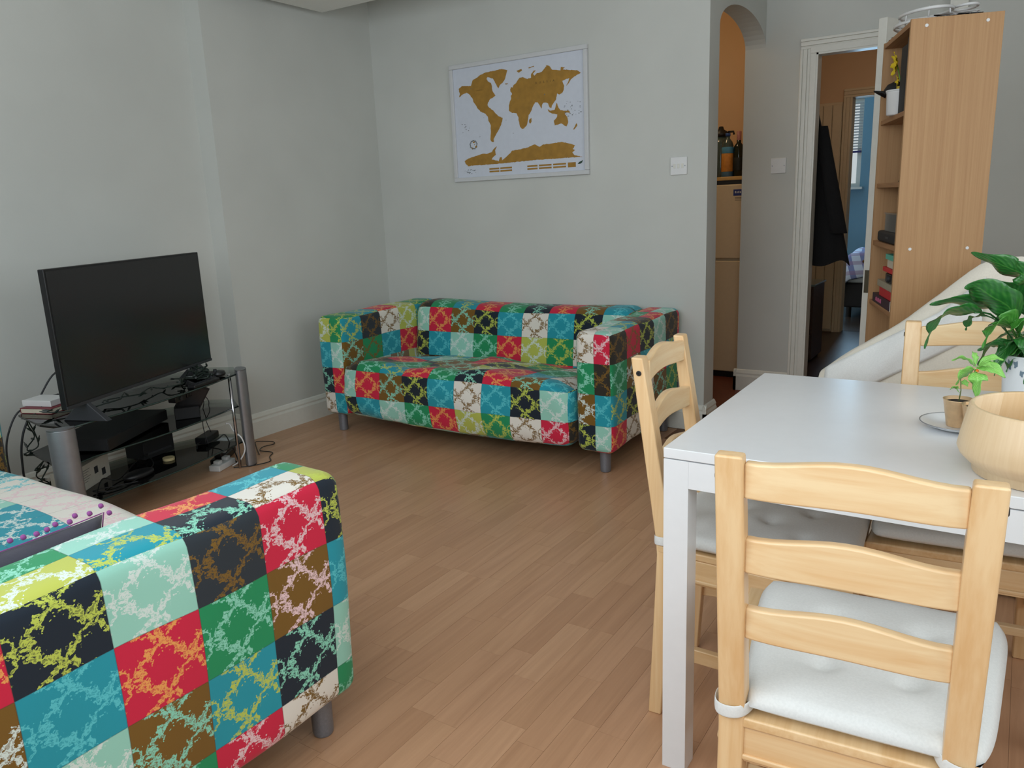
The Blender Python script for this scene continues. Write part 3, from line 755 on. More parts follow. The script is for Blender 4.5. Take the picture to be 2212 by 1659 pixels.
LILY = leaf_mat('peace_lily_leaf', (22, 74, 34), (40, 108, 44), (84, 150, 66)); LILYB = leaf_mat('peace_lily_bright_leaf', (44, 110, 40), (72, 146, 54), (112, 178, 80)); SEED = leaf_mat('seedling_leaf', (98, 168, 66), (130, 196, 88), (172, 218, 130), 0.45)
def leaf(name, pts, width, mat, parent, twist=0.0, stalk=0.25, fold=0.25, ruffle=0.003, up=None, shape=1.0):
    """leaf with pointed blade along a midrib through pts; the first part is the stalk"""
    P = [Vector(p) for p in pts]
    # resample
    def cr_(t):
        n = len(P)-1; f = t*n; i = min(int(f), n-1); u = f-i
        p0, p1, p2, p3 = P[max(i-1, 0)], P[i], P[i+1], P[min(i+2, n)]
        return 0.5*((2*p1)+(-p0+p2)*u+(2*p0-5*p1+4*p2-p3)*u*u+(-p0+3*p1-3*p2+p3)*u**3)
    N = 22; bm = bmesh.new(); uvl = bm.loops.layers.uv.new('uv'); rows = []
    for i in range(N+1):
        t = stalk+(1-stalk)*i/N; c = cr_(t); d = (cr_(min(1, t+0.02))-cr_(max(0, t-0.02))).normalized()
        u = Vector(up) if up is not None else Vector((0, 0, 1))
        if abs(d.dot(u)) > 0.9: u = Vector((-1, -0.6, 0.2)).normalized()
        side = d.cross(u).normalized(); side = Matrix.Rotation(twist, 3, d) @ side; nrm = side.cross(d).normalized()
        s = i/N; wv = width*0.5*(math.sin(PI*s**(0.72*shape))**0.85 if 0 < s < 1 else 0.0)
        if s > 0.72: wv *= 1-((s-0.72)/0.28)**1.6*0.55
        row = []
        for k in (-1, -0.66, -0.33, 0, 0.33, 0.66, 1):
            q = c+side*(k*wv)+nrm*(fold*abs(k)*wv+ruffle*math.sin(s*17+k*2)*abs(k)**2)
            row.append((bm.verts.new(q), (k, s)))
        rows.append(row)
    for a, b in zip(rows, rows[1:]):
        for i in range(6):
            quad = [a[i], a[i+1], b[i+1], b[i]]
            f = bm.faces.new([q[0] for q in quad]); f.smooth = True
            for lp, q in zip(f.loops, quad): lp[uvl].uv = q[1]
    # stalk
    n = 8; st = []
    K = 8
    for i in range(K+1):
        t = stalk*1.15*i/K; c = cr_(t); d = (cr_(t+0.02)-cr_(max(0, t-0.001))).normalized(); e1 = d.orthogonal().normalized(); e2 = d.cross(e1)
        r = min(0.0022, width*0.05)
        st.append([bm.verts.new(c+(e1*math.cos(2*PI*k/n)+e2*math.sin(2*PI*k/n))*r) for k in range(n)])
    for a, b in zip(st, st[1:]):
        for k in range(n):
            f = bm.faces.new((a[k], a[(k+1) % n], b[(k+1) % n], b[k])); f.smooth = True
            for lp in f.loops: lp[uvl].uv = (0.5, 0.5)
    me = bpy.data.meshes.new(name); bm.to_mesh(me); bm.free(); me.materials.append(mat)
    o = bpy.data.objects.new(name, me); C.objects.link(o); o.parent = parent
    md = o.modifiers.new('solid', 'SOLIDIFY'); md.thickness = 0.0006
    return o
LEAVES = [
  [ (0.014,2.080,0.981), (0.010,2.000,1.032), (-0.015,2.000,1.048), (-0.054,2.000,1.066), (-0.096,2.020,1.082) ],
  [ (0.009,2.100,0.894), (-0.011,2.020,0.960), (-0.047,1.990,0.989), (-0.077,1.970,1.012), (-0.099,1.960,1.009) ],
  [ (0.000,2.100,0.893), (-0.025,2.040,0.957), (-0.061,2.030,0.964), (-0.120,2.020,0.972), (-0.168,2.010,0.964) ],
  [ (-0.003,2.100,0.882), (-0.045,2.040,0.942), (-0.087,2.000,0.951), (-0.115,1.980,0.952), (-0.138,1.960,0.943), (-0.154,1.940,0.916), (-0.164,1.930,0.876) ],
  [ (0.006,2.100,0.883), (-0.015,2.000,0.938), (-0.031,1.980,0.931), (-0.043,1.960,0.916), (-0.054,1.950,0.880) ],
  [ (0.021,2.120,0.913), (0.012,2.100,0.966), (-0.004,2.090,0.988), (-0.022,2.080,1.000), (-0.056,2.070,1.016) ],
  [ (-0.003,2.120,0.879), (-0.045,2.080,0.930), (-0.075,2.060,0.934), (-0.088,2.050,0.925), (-0.093,2.040,0.904) ],
  [ (0.008,2.100,0.861), (-0.011,2.050,0.874), (-0.037,2.030,0.876), (-0.065,2.020,0.862) ],
  [ (0.011,2.100,0.872), (0.008,2.040,0.934), (0.003,2.020,0.927), (-0.007,2.010,0.912) ],
  [ (0.011,2.080,0.876), (0.002,2.020,0.890), (-0.012,2.000,0.875), (-0.030,1.990,0.859) ],
  [ (0.015,2.080,0.876), (0.020,2.000,0.900), (0.033,1.970,0.875), (0.029,1.960,0.806) ],
]
pl = thing('peace_lily', 'potted peace lily with glossy drooping leaves at the far right of the white table', 'plant', (0.032, 2.095, TZ))
base = Vector((0.032, 2.095, TZ))
MB().lathe([(0.0, 0.0), (0.040, 0.0), (0.043, 0.004), (0.051, 0.104), (0.0525, 0.108), (0.0495, 0.108), (0.046, 0.095), (0.0, 0.094)], n=40).build('pot', WHITE, pl, smooth=True)
MB().lathe([(0.0, 0.090), (0.046, 0.093), (0.044, 0.098), (0.0, 0.101)], n=24).build('soil', SOIL, pl, smooth=True)
# blue-grey floral print on the pot
BL = plain('blue_grey_print', (110, 128, 142), 0.4)
for (a0, z0, sc_, fl_) in ((-2.30, 0.088, 0.012, 1), (-2.02, 0.090, 0.009, -1), (-1.75, 0.070, 0.008, 1)):
    b = MB(); pts = []
    for k in range(13):
        a = 2*PI*k/12; r = sc_*(0.55+0.4*math.sin(2*a+0.6)**2+0.15*math.sin(3*a))
        pts.append((r*math.cos(a)*fl_*0.7, r*math.sin(a)*1.2))
    vs = []
    for (du, dz) in pts[:-1]:
        z = z0+dz; R = 0.043+(z-0.004)/0.1*0.008+0.0004; ang_ = a0+du/R; vs.append(b.bm.verts.new((R*math.cos(ang_), R*math.sin(ang_), z)))
    b.bm.faces.new(vs); b.build('print', BL, pl)
wd = [0.058, 0.078, 0.066, 0.074, 0.068, 0.070, 0.034, 0.042, 0.030, 0.040, 0.044]
tw = [0.9, 0.75, 0.6, 0.5, 0.6, 0.6, 0.3, 0.6, 0.2, 0.5, 0.4]
stk_ = [0.22, 0.22, 0.24, 0.30, 0.22, 0.2, 0.45, 0.2, 0.3, 0.2, 0.2]
for i, L_ in enumerate(LEAVES):
    ptsL = [Vector((0.032, 2.095, TZ+0.095))-base+Vector((random.uniform(-.012, .012), random.uniform(-.012, .012), 0))]+[Vector(p)-base for p in L_]
    leaf('leaf', ptsL, wd[i], LILYB if i in (4, 8) else LILY, pl, twist=tw[i]*(1 if i != 4 else 1), stalk=(stk_[i]*0.75+0.12), fold=0.22)
rr_ = random.Random(11)
for k in range(16):
    a = rr_.uniform(-2.9, 0.9) if k < 11 else rr_.uniform(0.5, 3.0); ln = rr_.uniform(0.07, 0.13); h0 = rr_.uniform(0.03, 0.12); dr_ = rr_.uniform(0.02, 0.08)
    p0 = Vector((rr_.uniform(-.015, .015), rr_.uniform(-.015, .015), 0.095)); e = Vector((math.cos(a), math.sin(a), 0))
    if e.x < -0.5 and k < 11: ln *= 0.6
    leaf('leaf', [p0, p0+e*ln*0.25+Vector((0, 0, h0*0.9)), p0+e*ln*0.6+Vector((0, 0, h0)), p0+e*ln*1.0+Vector((0, 0, h0-dr_*0.5)), p0+e*ln*1.25+Vector((0, 0, h0-dr_*1.2))], rr_.uniform(0.03, 0.045), LILY if k % 4 else LILYB, pl, twist=rr_.uniform(-0.4, 0.4), stalk=0.35)
# two small copper pots with seedlings
def smallpot(loc, label):
    t = thing('flower_pot', label, 'plant pot', loc, 0, 'small copper pots on the saucer')
    MB().lathe([(0.0, 0.0), (0.0185, 0.0), (0.0195, 0.001), (0.0285, 0.056), (0.0295, 0.0575), (0.0282, 0.0575), (0.0265, 0.048), (0.0, 0.047)], n=32).build('pot', COPPER, t, smooth=True)
    MB().lathe([(0.0, 0.044), (0.0264, 0.0475), (0.024, 0.051), (0.0, 0.0525)], n=20).build('soil', SOIL, t, smooth=True)
    return t
pA = smallpot((-0.082, 1.785, TZ+0.0052), 'small copper pot with a thin seedling, left one on the saucer')
pB = smallpot((-0.046, 1.742, TZ+0.0068), 'small copper pot with a broad-leaved seedling, partly behind the bowl')
def stem(parent, pts, r, mat=None):
    o = MB().tube(pts, r, 6).build('stem', mat or SEEDSTEM, parent, smooth=True); return o
SEEDSTEM = plain('seedling_stem', (96, 110, 60), 0.6)
stem(pA, [(0.0, 0, 0.05), (0.002, 0, 0.075), (-0.001, 0.001, 0.105)], 0.0011)
for k, (a, ln, dz) in enumerate(((2.4, 0.022, 0.006), (-2.6, 0.020, 0.0), (0.6, 0.018, 0.004), (-0.8, 0.020, -0.006), (1.6, 0.014, 0.012))):
    z = 0.070+0.008*k; leaf('leaf', [(0, 0, z), (math.cos(a)*ln*.5, math.sin(a)*ln*.5, z+0.004+dz*.5), (math.cos(a)*ln, math.sin(a)*ln, z+dz)], 0.010, SEED, pA, stalk=0.2, ruffle=0.001, twist=0.6)
o0 = Vector((-0.046, 1.742, TZ+0.0068))
stem(pB, [(0, 0, 0.05), (-0.006, 0.010, 0.085), (-0.012, 0.018, 0.125)], 0.0016)
top = Vector((-0.012, 0.018, 0.125))
def W(x, y, z): return Vector((x, y, z))-o0
for pts_, wdt_, tws in (
    ([W(-0.058, 1.760, 0.872), W(-0.068, 1.757, 0.868), W(-0.079, 1.755, 0.858), W(-0.088, 1.753, 0.838)], 0.030, 0.8),
    ([W(-0.056, 1.758, 0.868), W(-0.052, 1.745, 0.858), W(-0.050, 1.738, 0.842), W(-0.051, 1.734, 0.812)], 0.036, 0.0),
    ([W(-0.056, 1.760, 0.873), W(-0.040, 1.757, 0.880), W(-0.022, 1.755, 0.875), W(-0.006, 1.753, 0.860)], 0.026, 0.8),
    ([W(-0.058, 1.762, 0.876), W(-0.070, 1.765, 0.888), W(-0.085, 1.768, 0.892), W(-0.100, 1.770, 0.884)], 0.013, 0.7),
    ([W(-0.058, 1.762, 0.876), W(-0.060, 1.770, 0.892), W(-0.062, 1.778, 0.900), W(-0.066, 1.786, 0.902)], 0.013, 0.4),
    ([W(-0.056, 1.762, 0.876), W(-0.040, 1.768, 0.892), W(-0.026, 1.772, 0.896), W(-0.012, 1.776, 0.890)], 0.015, 0.7),
    ([W(-0.056, 1.760, 0.874), W(-0.046, 1.750, 0.884), W(-0.036, 1.745, 0.886), W(-0.026, 1.742, 0.880)], 0.012, 0.5)):
    leaf('leaf', pts_, wdt_, SEED, pB, twist=tws, stalk=0.08, ruffle=0.0015, fold=0.15)
MB().lathe([(0.0, -0.003), (0.003, -0.001), (0.003, 0.002), (0.0, 0.004)], n=10).build('orange_bud', plain('orange_bud', (230, 120, 40), 0.5), pB, loc=(-0.008, 0.016, 0.122))

# ------------------------------------------------------------------ cream throw over an armchair
def throw():
    t = thing('draped_armchair', 'armchair fully covered by a cream cotton throw between the table and the bookcase', 'armchair', (-0.14, 2.90, 0))
    prof = [(-0.415, 0.02), (-0.405, 0.30), (-0.395, 0.56), (-0.380, 0.665), (-0.33, 0.705), (-0.24, 0.765), (-0.14, 0.845), (-0.05, 0.920), (0.035, 1.010), (0.08, 1.032), (0.16, 1.030), (0.24, 1.00), (0.275, 0.90), (0.29, 0.5), (0.30, 0.02)]
    prof = [(x, z) for x, z in prof]
    # arc-length resample
    P = [Vector((x, 0, z)) for x, z in prof]; acc = [0]
    for a, b in zip(P, P[1:]): acc.append(acc[-1]+(b-a).length)
    def at(u):
        s = u*acc[-1]; i = 0
        while i < len(acc)-2 and acc[i+1] < s: i += 1
        return P[i].lerp(P[i+1], (s-acc[i])/(acc[i+1]-acc[i]))
    hw = 0.29
    def f(u, v):
        p = at(u)
        # v: 0..0.3 near side drop, 0.3..0.7 top, 0.7..1 far side drop
        z = p.z; x = p.x
        if v < 0.30:
            k = 1-v/0.30; y = -hw-0.012*math.sin(k*PI)-0.02*k; z = p.z*(1-k)+0.02*k
            y += 0.010*math.sin(x*26+k*2)*k+0.006*math.sin(x*61)*k
            x += 0.02*k*math.sin(k*5)
        elif v > 0.70:
            k = (v-0.70)/0.30; y = hw+0.02*k; z = (p.z-0.06*(1 if p.z > 0.5 else 0))*(1-k)+0.02*k; y += 0.010*math.sin(x*26+k*2)*k
        else:
            k = (v-0.5)/0.2; y = hw*k; z = p.z-(0.030*(1-k*k)+0.030*(k+1))*min(1, p.z)*(1 if p.z > 0.5 else 0)
            z += 0.004*math.sin(x*30+y*12)+0.003*math.sin(y*40+x*7)
            if abs(k) > 0.9: z -= 0.01*(abs(k)-0.9)/0.1
        return Vector((x, y, max(z, 0.01)))
    b = MB().grid(70, 60, f); o = b.build('throw', CREAM, t, smooth=True, solid=0.004)
    # loose flap folded over the near side, with a diagonal hem
    def g(u, v):
        x = -0.36+0.42*u; zt = [p for p in (at(0.2),)][0].z
        # top edge follows the outline, bottom edge is the diagonal hem
        zo = 0.665+ (x+0.38)*0.62+ max(0, x+0.05)*0.35
        zh = 0.55+(x+0.36)*0.62
        z = zo+(zh-zo)*v-0.004
        y = -hw-0.014-0.012*math.sin(v*PI)-0.004*math.sin(x*40+v*5)-0.006*v
        return Vector((x, y, z))
    MB().grid(30, 12, g).build('folded_flap', LINEN, t, smooth=True, solid=0.006)
    # the armchair frame underneath
    MB().box(-0.36, 0.26, -0.24, 0.24, 0.04, 0.42).build('seat_base', PINEx, t, bevel=0.02)
    return t
throw()

# ================================================================== BOOKCASE
bt = math.radians(18.5)
bc = thing('bookcase', 'tall oak-effect bookcase turned sideways between the open door and the armchair', 'bookcase', (-0.398, 3.22, 0), bt)
D_, Wd, Hh, T_ = 0.29, 0.475, 1.80, 0.018       # local x = depth (0 open front), y = width running away
MB().box(0, D_, 0, T_, 0, Hh).build('side_panel', OAKz, bc, bevel=0.001)
MB().box(0, D_, Wd-T_, Wd, 0, Hh).build('side_panel', OAKz, bc, bevel=0.001)
MB().box(D_-0.006, D_, T_, Wd-T_, 0.0, Hh-0.004).build('back_panel', OAKi, bc)
SH = [1.777, 1.482, 1.232, 0.998, 0.748, 0.42, 0.06]
for z in SH: MB().box(0.0 if z > 1.7 else 0.004, D_-0.007, T_, Wd-T_, z-0.0, z+T_).build('shelf', OAKi, bc, bevel=0.001)
MB().box(0.02, 0.035, T_, Wd-T_, 0, 0.06).build('plinth', OAKi, bc)
for (x, z) in ((0.05, 1.775), (0.24, 1.775), (0.05, 1.007), (0.24, 1.007)):
    MB().cyl((x, 0.0, z), (x, -0.0018, z), 0.0055, n=14).build('cam_cap', WHITEPL, bc)
cb, sb = math.cos(bt), math.sin(bt)
def B(x, y, z): return (-0.398+x*cb-y*sb, 3.22+x*sb+y*cb, z)
def put(name, label, cat, x, y, z, rz=0.0, group=None): return thing(name, label, cat, B(x, y, z), bt+rz, group)
# top: looped white wire baskets
rk = put('wire_rack', 'white looped racks lying on top of the bookcase', 'rack', 0.10, 0.16, Hh+0.001)
for (cx, cy, cz, rx, ry, tilt, w) in ((-0.01, 0.05, 0.052, 0.085, 0.13, 0.08, 0.006), (-0.02, 0.06, 0.014, 0.090, 0.12, 0.0, 0.005), (-0.05, 0.10, 0.030, 0.05, 0.09, 0.10, 0.004), (0.115, 0.03, 0.058, 0.040, 0.06, 0.05, 0.005)):
    pts_ = [(cx+rx*math.cos(a*PI/20), cy+ry*math.sin(a*PI/20), cz+tilt*rx*math.sin(a*PI/20+0.6)) for a in range(41)]
    MB().tube(pts_, w, 8).build('loop', WHITEPL, rk, smooth=True)
for k in range(7):
    a = k*0.9; MB().tube([(0.0+0.095*math.cos(a), 0.05+0.09*math.sin(a), 0.004), (-0.01+0.085*math.cos(a), 0.05+0.13*math.sin(a), 0.052)], 0.0025, 6).build('wire', WHITEPL, rk, smooth=True)
dk = put('cable', 'dark tangled cable on top of the bookcase', 'cable', 0.17, 0.06, Hh+0.001)
rr_ = random.Random(5); pts_ = [(rr_.uniform(-0.09, 0.08), rr_.uniform(-0.03, 0.05), 0.005+0.012*rr_.random()) for _ in range(26)]
MB().tube(pts_[:14], 0.002, 6).build('wire', BLACK, dk, smooth=True); MB().tube([(x*0.8, y+0.01, z+0.006) for x, y, z in pts_[::-1][:16]], 0.0025, 6).build('wire', WHITEPL, dk, smooth=True)
gl = thing('sunglasses', 'dark glasses on the far top corner of the bookcase', 'glasses', B(0.03, 0.40, Hh+0.001), bt)
for s in (-1, 1): MB().lathe([(0.0, 0.0), (0.020, 0.001), (0.022, 0.004), (0.0, 0.006)], (0.0, s*0.026, 0.0), 16).build('lens', BLACK, gl, smooth=True)
MB().tube([(0, -0.02, 0.004), (-0.004, 0, 0.006), (0, 0.02, 0.004)], 0.002, 6).build('bridge', BLACK, gl)
# upper shelf: black upright file box, white tub, yellow flower, cap
z1 = 1.482+T_+0.0005
fb = put('box_file', 'black upright file with small lettering on the top shelf of the bookcase', 'file', 0.012, 0.022, z1)
MB().box(0.0, 0.24, 0.0, 0.070, 0, 0.255).box(0.0, 0.22, 0.072, 0.160, 0, 0.235).build('case', BLACKM, fb, bevel=0.002)
for k in range(12): MB().box(-0.0008, 0.0002, 0.020+0.002*(k % 2), 0.030, 0.03+k*0.017, 0.038+k*0.017+0.004*(k % 3)).build('letter', WHITEPL, fb)
wt = put('storage_tub', 'small white tub on the top shelf of the bookcase', 'tub', 0.0, 0.195, z1); wt2 = MB().lathe([(0, 0), (0.036, 0), (0.040, 0.004), (0.043, 0.082), (0.045, 0.086), (0.041, 0.086), (0.038, 0.008), (0, 0.006)], n=28).build('tub', WHITEPL, wt, smooth=True, loc=(0.02, 0.03, 0))
MB().lathe([(0.0, 0.086), (0.046, 0.086), (0.046, 0.092), (0.0, 0.093)], n=28).build('lid', WHITEPL, wt, smooth=True, loc=(0.02, 0.03, 0))
cp = put('peaked_cap', 'black peaked cap poking out of the top shelf of the bookcase', 'cap', 0.0, 0.375, z1+0.098); cp.rotation_euler = (math.radians(0), math.radians(18), bt)
MB().lathe([(0.052, 0.0), (0.054, 0.012), (0.048, 0.032), (0.030, 0.048), (0.0, 0.054)], (0.045, 0.0, 0), 24).build('crown', BLACKM, cp, smooth=True, solid=0.002)
MB().grid(10, 8, lambda u, v: Vector((0.0-0.058*math.sin(u*PI)*v+0.012, -0.048+0.096*u, 0.002-0.012*v+0.008*math.sin(u*PI)))).build('peak', BLACKM, cp, smooth=True, solid=0.003)
st_ = put('cap_box', 'brown box under the black cap on the top shelf', 'box', 0.03, 0.335, z1); MB().box(0.0, 0.16, 0.0, 0.09, 0.0, 0.093).build('carton', plain('brown_card', (120, 84, 54), 0.8), st_, bevel=0.002)
yf = put('artificial_flower', 'yellow artificial flower on the top shelf of the bookcase', 'flower', 0.03, 0.285, z1)
YEL = plain('yellow_petal', (226, 196, 30), 0.6, noise=0.1)
MB().tube([(0.01, 0.0, 0.0), (0.012, 0.02, 0.12), (0.0, 0.06, 0.20)], 0.0022, 6).build('stem', LEAFL, yf, smooth=True)
MB().lathe([(0.0, 0.0), (0.022, 0.0), (0.026, 0.05), (0.018, 0.11), (0.020, 0.112), (0.0, 0.112)], n=20).build('vase', plain('yellow_glaze', (206, 180, 60), 0.4), yf, smooth=True, loc=(0.012, 0.01, 0))
for k in range(7):
    a = 2*PI*k/7; e = Vector((-0.35, math.cos(a), math.sin(a))).normalized()
    c = Vector((0.0, 0.06, 0.20)); leaf('petal', [c, c+e*0.018, c+e*0.036, c+e*0.050], 0.026, YEL, yf, stalk=0.02, ruffle=0.002, up=(1, 0, 0.1))
for k in range(5):
    a = 2*PI*k/5; e = Vector((-0.3, math.cos(a), math.sin(a))).normalized(); c = Vector((0.005, 0.045, 0.135))
    leaf('petal', [c, c+e*0.012, c+e*0.026], 0.014, YEL, yf, stalk=0.02, ruffle=0.002, up=(1, 0, 0.1))
# third shelf: little dark ornament
z2 = 0.998+T_+0.0005; z2b = 1.232+T_+0.0005
orn = put('ornament', 'small dark ornament on the middle shelf of the bookcase', 'ornament', 0.03, 0.09, z2b); MB().lathe([(0, 0), (0.018, 0), (0.015, 0.01), (0.006, 0.018), (0.012, 0.028), (0.004, 0.04), (0, 0.044)], n=18).build('figure', BLACKM, orn, smooth=True)
# fourth shelf: black case with a clear box on it
bk = put('case', 'black hard case on the fourth shelf of the bookcase', 'case', 0.008, 0.03, z2); MB().box(0, 0.22, 0.0, 0.37, 0, 0.045).build('shell', BLACKM, bk, bevel=0.012, seg=3); MB().box(-0.001, 0.01, 0.15, 0.2, 0.018, 0.026).build('clasp', DARKG, bk)
cl = put('clear_box', 'clear plastic box standing on the black case', 'box', 0.02, 0.10, z2+0.046)
b = MB().box(0, 0.18, 0, 0.003, 0, 0.065).box(0, 0.18, 0.217, 0.22, 0, 0.065).box(0, 0.003, 0.003, 0.217, 0, 0.065).box(0.177, 0.18, 0.003, 0.217, 0, 0.065).box(0.003, 0.177, 0.003, 0.217, 0, 0.003); b.build('tray', CLEARPL, cl)
MB().box(-0.003, 0.183, -0.003, 0.223, 0.066, 0.072).build('lid', CLEARPL, cl)
# fifth shelf: pile of books and small things
z3 = 0.748+T_+0.0005
PAPER = plain('page_paper', (218, 210, 190), 0.8)
def book(label, z, h, dx, y0, y1, depth, col, name='book', rz=0.0):
    t = put(name, label, 'book', dx, y0, z, rz, 'pile of books on the fifth bookcase shelf')
    cm = plain('cover', col, 0.5)
    MB().box(0, depth, 0, y1-y0, 0, 0.0018).box(0, depth, 0, y1-y0, h-0.0018, h).box(0, 0.003, 0, y1-y0, 0.0018, h-0.0018).build('cover', cm, t, bevel=0.0006)
    MB().box(0.003, depth-0.003, 0.003, y1-y0-0.003, 0.0018, h-0.0018).build('pages', PAPER, t)
    return t
zz = z3
bk1 = book('dark purple book with pink lettering at the bottom of the pile', zz, 0.036, 0.006, 0.07, 0.40, 0.20, (46, 22, 42)); 
for k in range(6): MB().box(-0.0012, 0.0, 0.15+k*0.020, 0.162+k*0.020, 0.010, 0.027-0.004*(k % 2)).build('letter', plain('pink_print', (190, 90, 130), 0.5), bk1)
zz += 0.037; book('thick red book, second from the bottom of the pile', zz, 0.034, 0.012, 0.06, 0.30, 0.19, (190, 28, 40))
zz += 0.035; book('grey-beige book in the middle of the pile', zz, 0.026, 0.010, 0.05, 0.34, 0.19, (160, 152, 132))
zz += 0.027
bo = put('camera', 'black compact camera lying on the grey book', 'camera', 0.015, 0.10, zz); MB().box(0, 0.05, 0, 0.12, 0, 0.036).build('camera_body', BLACK, bo, bevel=0.006, seg=3); MB().cyl((0.0, 0.045, 0.018), (-0.010, 0.045, 0.018), 0.013, n=20).build('lens', DARKG, bo); MB().box(0.01, 0.04, 0.085, 0.105, 0.0362, 0.040).build('button', CHROME, bo)
zz += 0.0415; book('slim red book lying above the black camera', zz, 0.017, 0.010, 0.05, 0.25, 0.16, (200, 40, 46))
zz += 0.018; book('cream paperback near the top of the pile', zz, 0.030, 0.016, 0.05, 0.20, 0.14, (206, 198, 178))
zz += 0.031; book('turquoise book on top of the pile', zz, 0.020, 0.012, 0.04, 0.22, 0.14, (92, 180, 160))
rl = put('paper_roll', 'white roll standing beside the purple book', 'roll', 0.022, 0.045, z3); MB().lathe([(0.006, 0.0), (0.018, 0.0), (0.018, 0.038), (0.006, 0.038)], n=24).build('roll', WHITEPL, rl, smooth=False, bevel=0.0005)

# ================================================================== TELEVISION CORNER
tva = math.atan2(0.935, -0.355)        # direction the set runs along
ts = thing('tv_stand', 'grey glass and silver television stand with three shelves in the left corner', 'tv stand', (0, 0, 0))
ts.location = (-3.18, 1.90, 0)
def T3(*p): return (p[0]+3.18, p[1]-1.90)
top_o = [(-2.950, 1.425), (-2.965, 1.55), (-2.975, 1.66), (-3.00, 1.82), (-3.04, 1.98), (-3.09, 2.15), (-3.165, 2.355), (-3.32, 2.46), (-3.44, 2.40), (-3.52, 2.10), (-3.50, 1.75), (-3.35, 1.44), (-3.10, 1.40)]
mid_o = [(-3.010, 1.44), (-3.050, 1.55), (-3.062, 1.70), (-3.068, 1.82), (-3.085, 1.96), (-3.13, 2.15), (-3.185, 2.36), (-3.32, 2.44), (-3.43, 2.38), (-3.51, 2.10), (-3.49, 1.75), (-3.35, 1.46), (-3.10, 1.42)]
for z, o_ in ((0.467, top_o), (0.302, mid_o), (0.118, mid_o)):
    pp = [T3(*q) for q in o_]
    MB().prism(pp, z, z+0.008, 'xy').build('glass_shelf', GLASS, ts)
    # dark polished front edge of each sheet
    ed = MB().tube([(*q, z+0.004) for q in pp[:7]], 0.0036, 6).build('shelf_edge', plain('dark_glass_edge', (44, 62, 58), 0.15), ts, smooth=True)
def column(cx, cy, wide, flat_dir, nm, hw):
    """crescent-section column"""
    wx, wy = wide; fx, fy = flat_dir
    n = 12; out = []
    for k in range(n+1):
        a = PI*k/n; out.append((cx+wx*hw*math.cos(a)-fx*0.040*math.sin(a), cy+wy*hw*math.cos(a)-fy*0.040*math.sin(a)))
    for k in range(1, n):
        a = PI-PI*k/n; out.append((cx+wx*hw*math.cos(a)+fx*0.014*math.sin(a)*1.0, cy+wy*hw*math.cos(a)+fy*0.014*math.sin(a)))
    pp = [T3(*q) for q in out]
    MB().prism(pp, 0.004, 0.488, 'xy').build(nm, SILVER, ts, bevel=0.002)
    MB().prism(pp, 0.488, 0.492, 'xy').build('column_cap', STEEL, ts)
    MB().prism(pp, 0.0, 0.004, 'xy').build('column_foot', BLACK, ts)
column(-2.905, 1.380, (0.43, 0.90), (-0.90, 0.43), 'column', 0.047)
column(-3.190, 2.385, (-0.80, 0.60), (-0.60, -0.80), 'column', 0.055)
MB().cyl((*T3(-3.172, 2.318), 0.0), (*T3(-3.172, 2.318), 0.478), 0.007, n=12).cyl((*T3(-3.184, 2.330), 0.0), (*T3(-3.184, 2.330), 0.478), 0.006, n=12).build('chrome_rod', CHROME, ts, smooth=True)
MB().cyl((*T3(-3.02, 1.455), 0.0), (*T3(-3.02, 1.455), 0.467), 0.010, n=12).build('chrome_rod', CHROME, ts, smooth=True)
MB().cyl((*T3(-3.42, 1.96), 0.0), (*T3(-3.42, 1.96), 0.467), 0.022, n=18).build('rear_post', SILVER, ts, smooth=True)
# television
tvc = (-3.115, 1.862)
tv = thing('television', 'large flat black television standing on the glass stand', 'television', (*tvc, 0.4755), tva-PI)
hwid, h0, hh = 0.466, 0.068, 0.522
MB().box(-hwid, hwid, -0.012, 0.014, h0, h0+hh).build('case', BLACK, tv, bevel=0.003)
MB().box(-hwid+0.008, hwid-0.008, 0.0142, 0.0150, h0+0.016, h0+hh-0.008).build('screen', SCREEN, tv)
MB().box(-0.30, 0.30, -0.045, -0.012, h0+0.04, h0+0.34).build('rear_housing', BLACK, tv, bevel=0.012)
MB().box(-hwid, hwid, 0.012, 0.0165, h0, h0+0.012).build('lower_bezel', DARKG, tv, bevel=0.001)
for s in (-1, 1):
    MB().hexa([(s*0.36-0.014, -0.10, 0), (s*0.36+0.014, -0.10, 0), (s*0.36+0.014, 0.10, 0), (s*0.36-0.014, 0.10, 0)], [(s*0.36-0.010, -0.018, 0.074), (s*0.36+0.010, -0.018, 0.074), (s*0.36+0.010, 0.012, 0.074), (s*0.36-0.010, 0.012, 0.074)]).build('foot', DARKG, tv, bevel=0.003)
# devices on the shelves
zt = 0.4755; zm = 0.3105; zb = 0.1265
d = thing('disc_player', 'wide black disc player on the middle glass shelf', 'player', (-3.255, 1.760, zm), tva-PI+math.radians(8))
MB().box(-0.235, 0.235, -0.12, 0.12, 0.006, 0.056).build('case', BLACKM, d, bevel=0.003)
MB().box(-0.235, 0.235, 0.120, 0.124, 0.008, 0.054).build('front_panel', BLACK, d, bevel=0.001)
for x in (-0.2, 0.2):
    for y in (-0.09, 0.09): MB().cyl((x, y, 0), (x, y, 0.006), 0.012, n=14).build('foot', BLACK, d)
d = thing('cable_box', 'small dark box on the lower glass shelf under the disc player', 'box', (-3.43, 2.02, zb), math.radians(100))
MB().box(-0.09, 0.09, -0.06, 0.06, 0.0, 0.085).build('case', BLACKM, d, bevel=0.004); MB().box(-0.07, 0.07, -0.0625, -0.06, 0.02, 0.03).build('vent', DARKG, d)
t_ = thing('tablet', 'black tablet leaning on the middle glass shelf', 'tablet', (-3.222, 2.105, zm), math.atan2(0.10, 0.07))
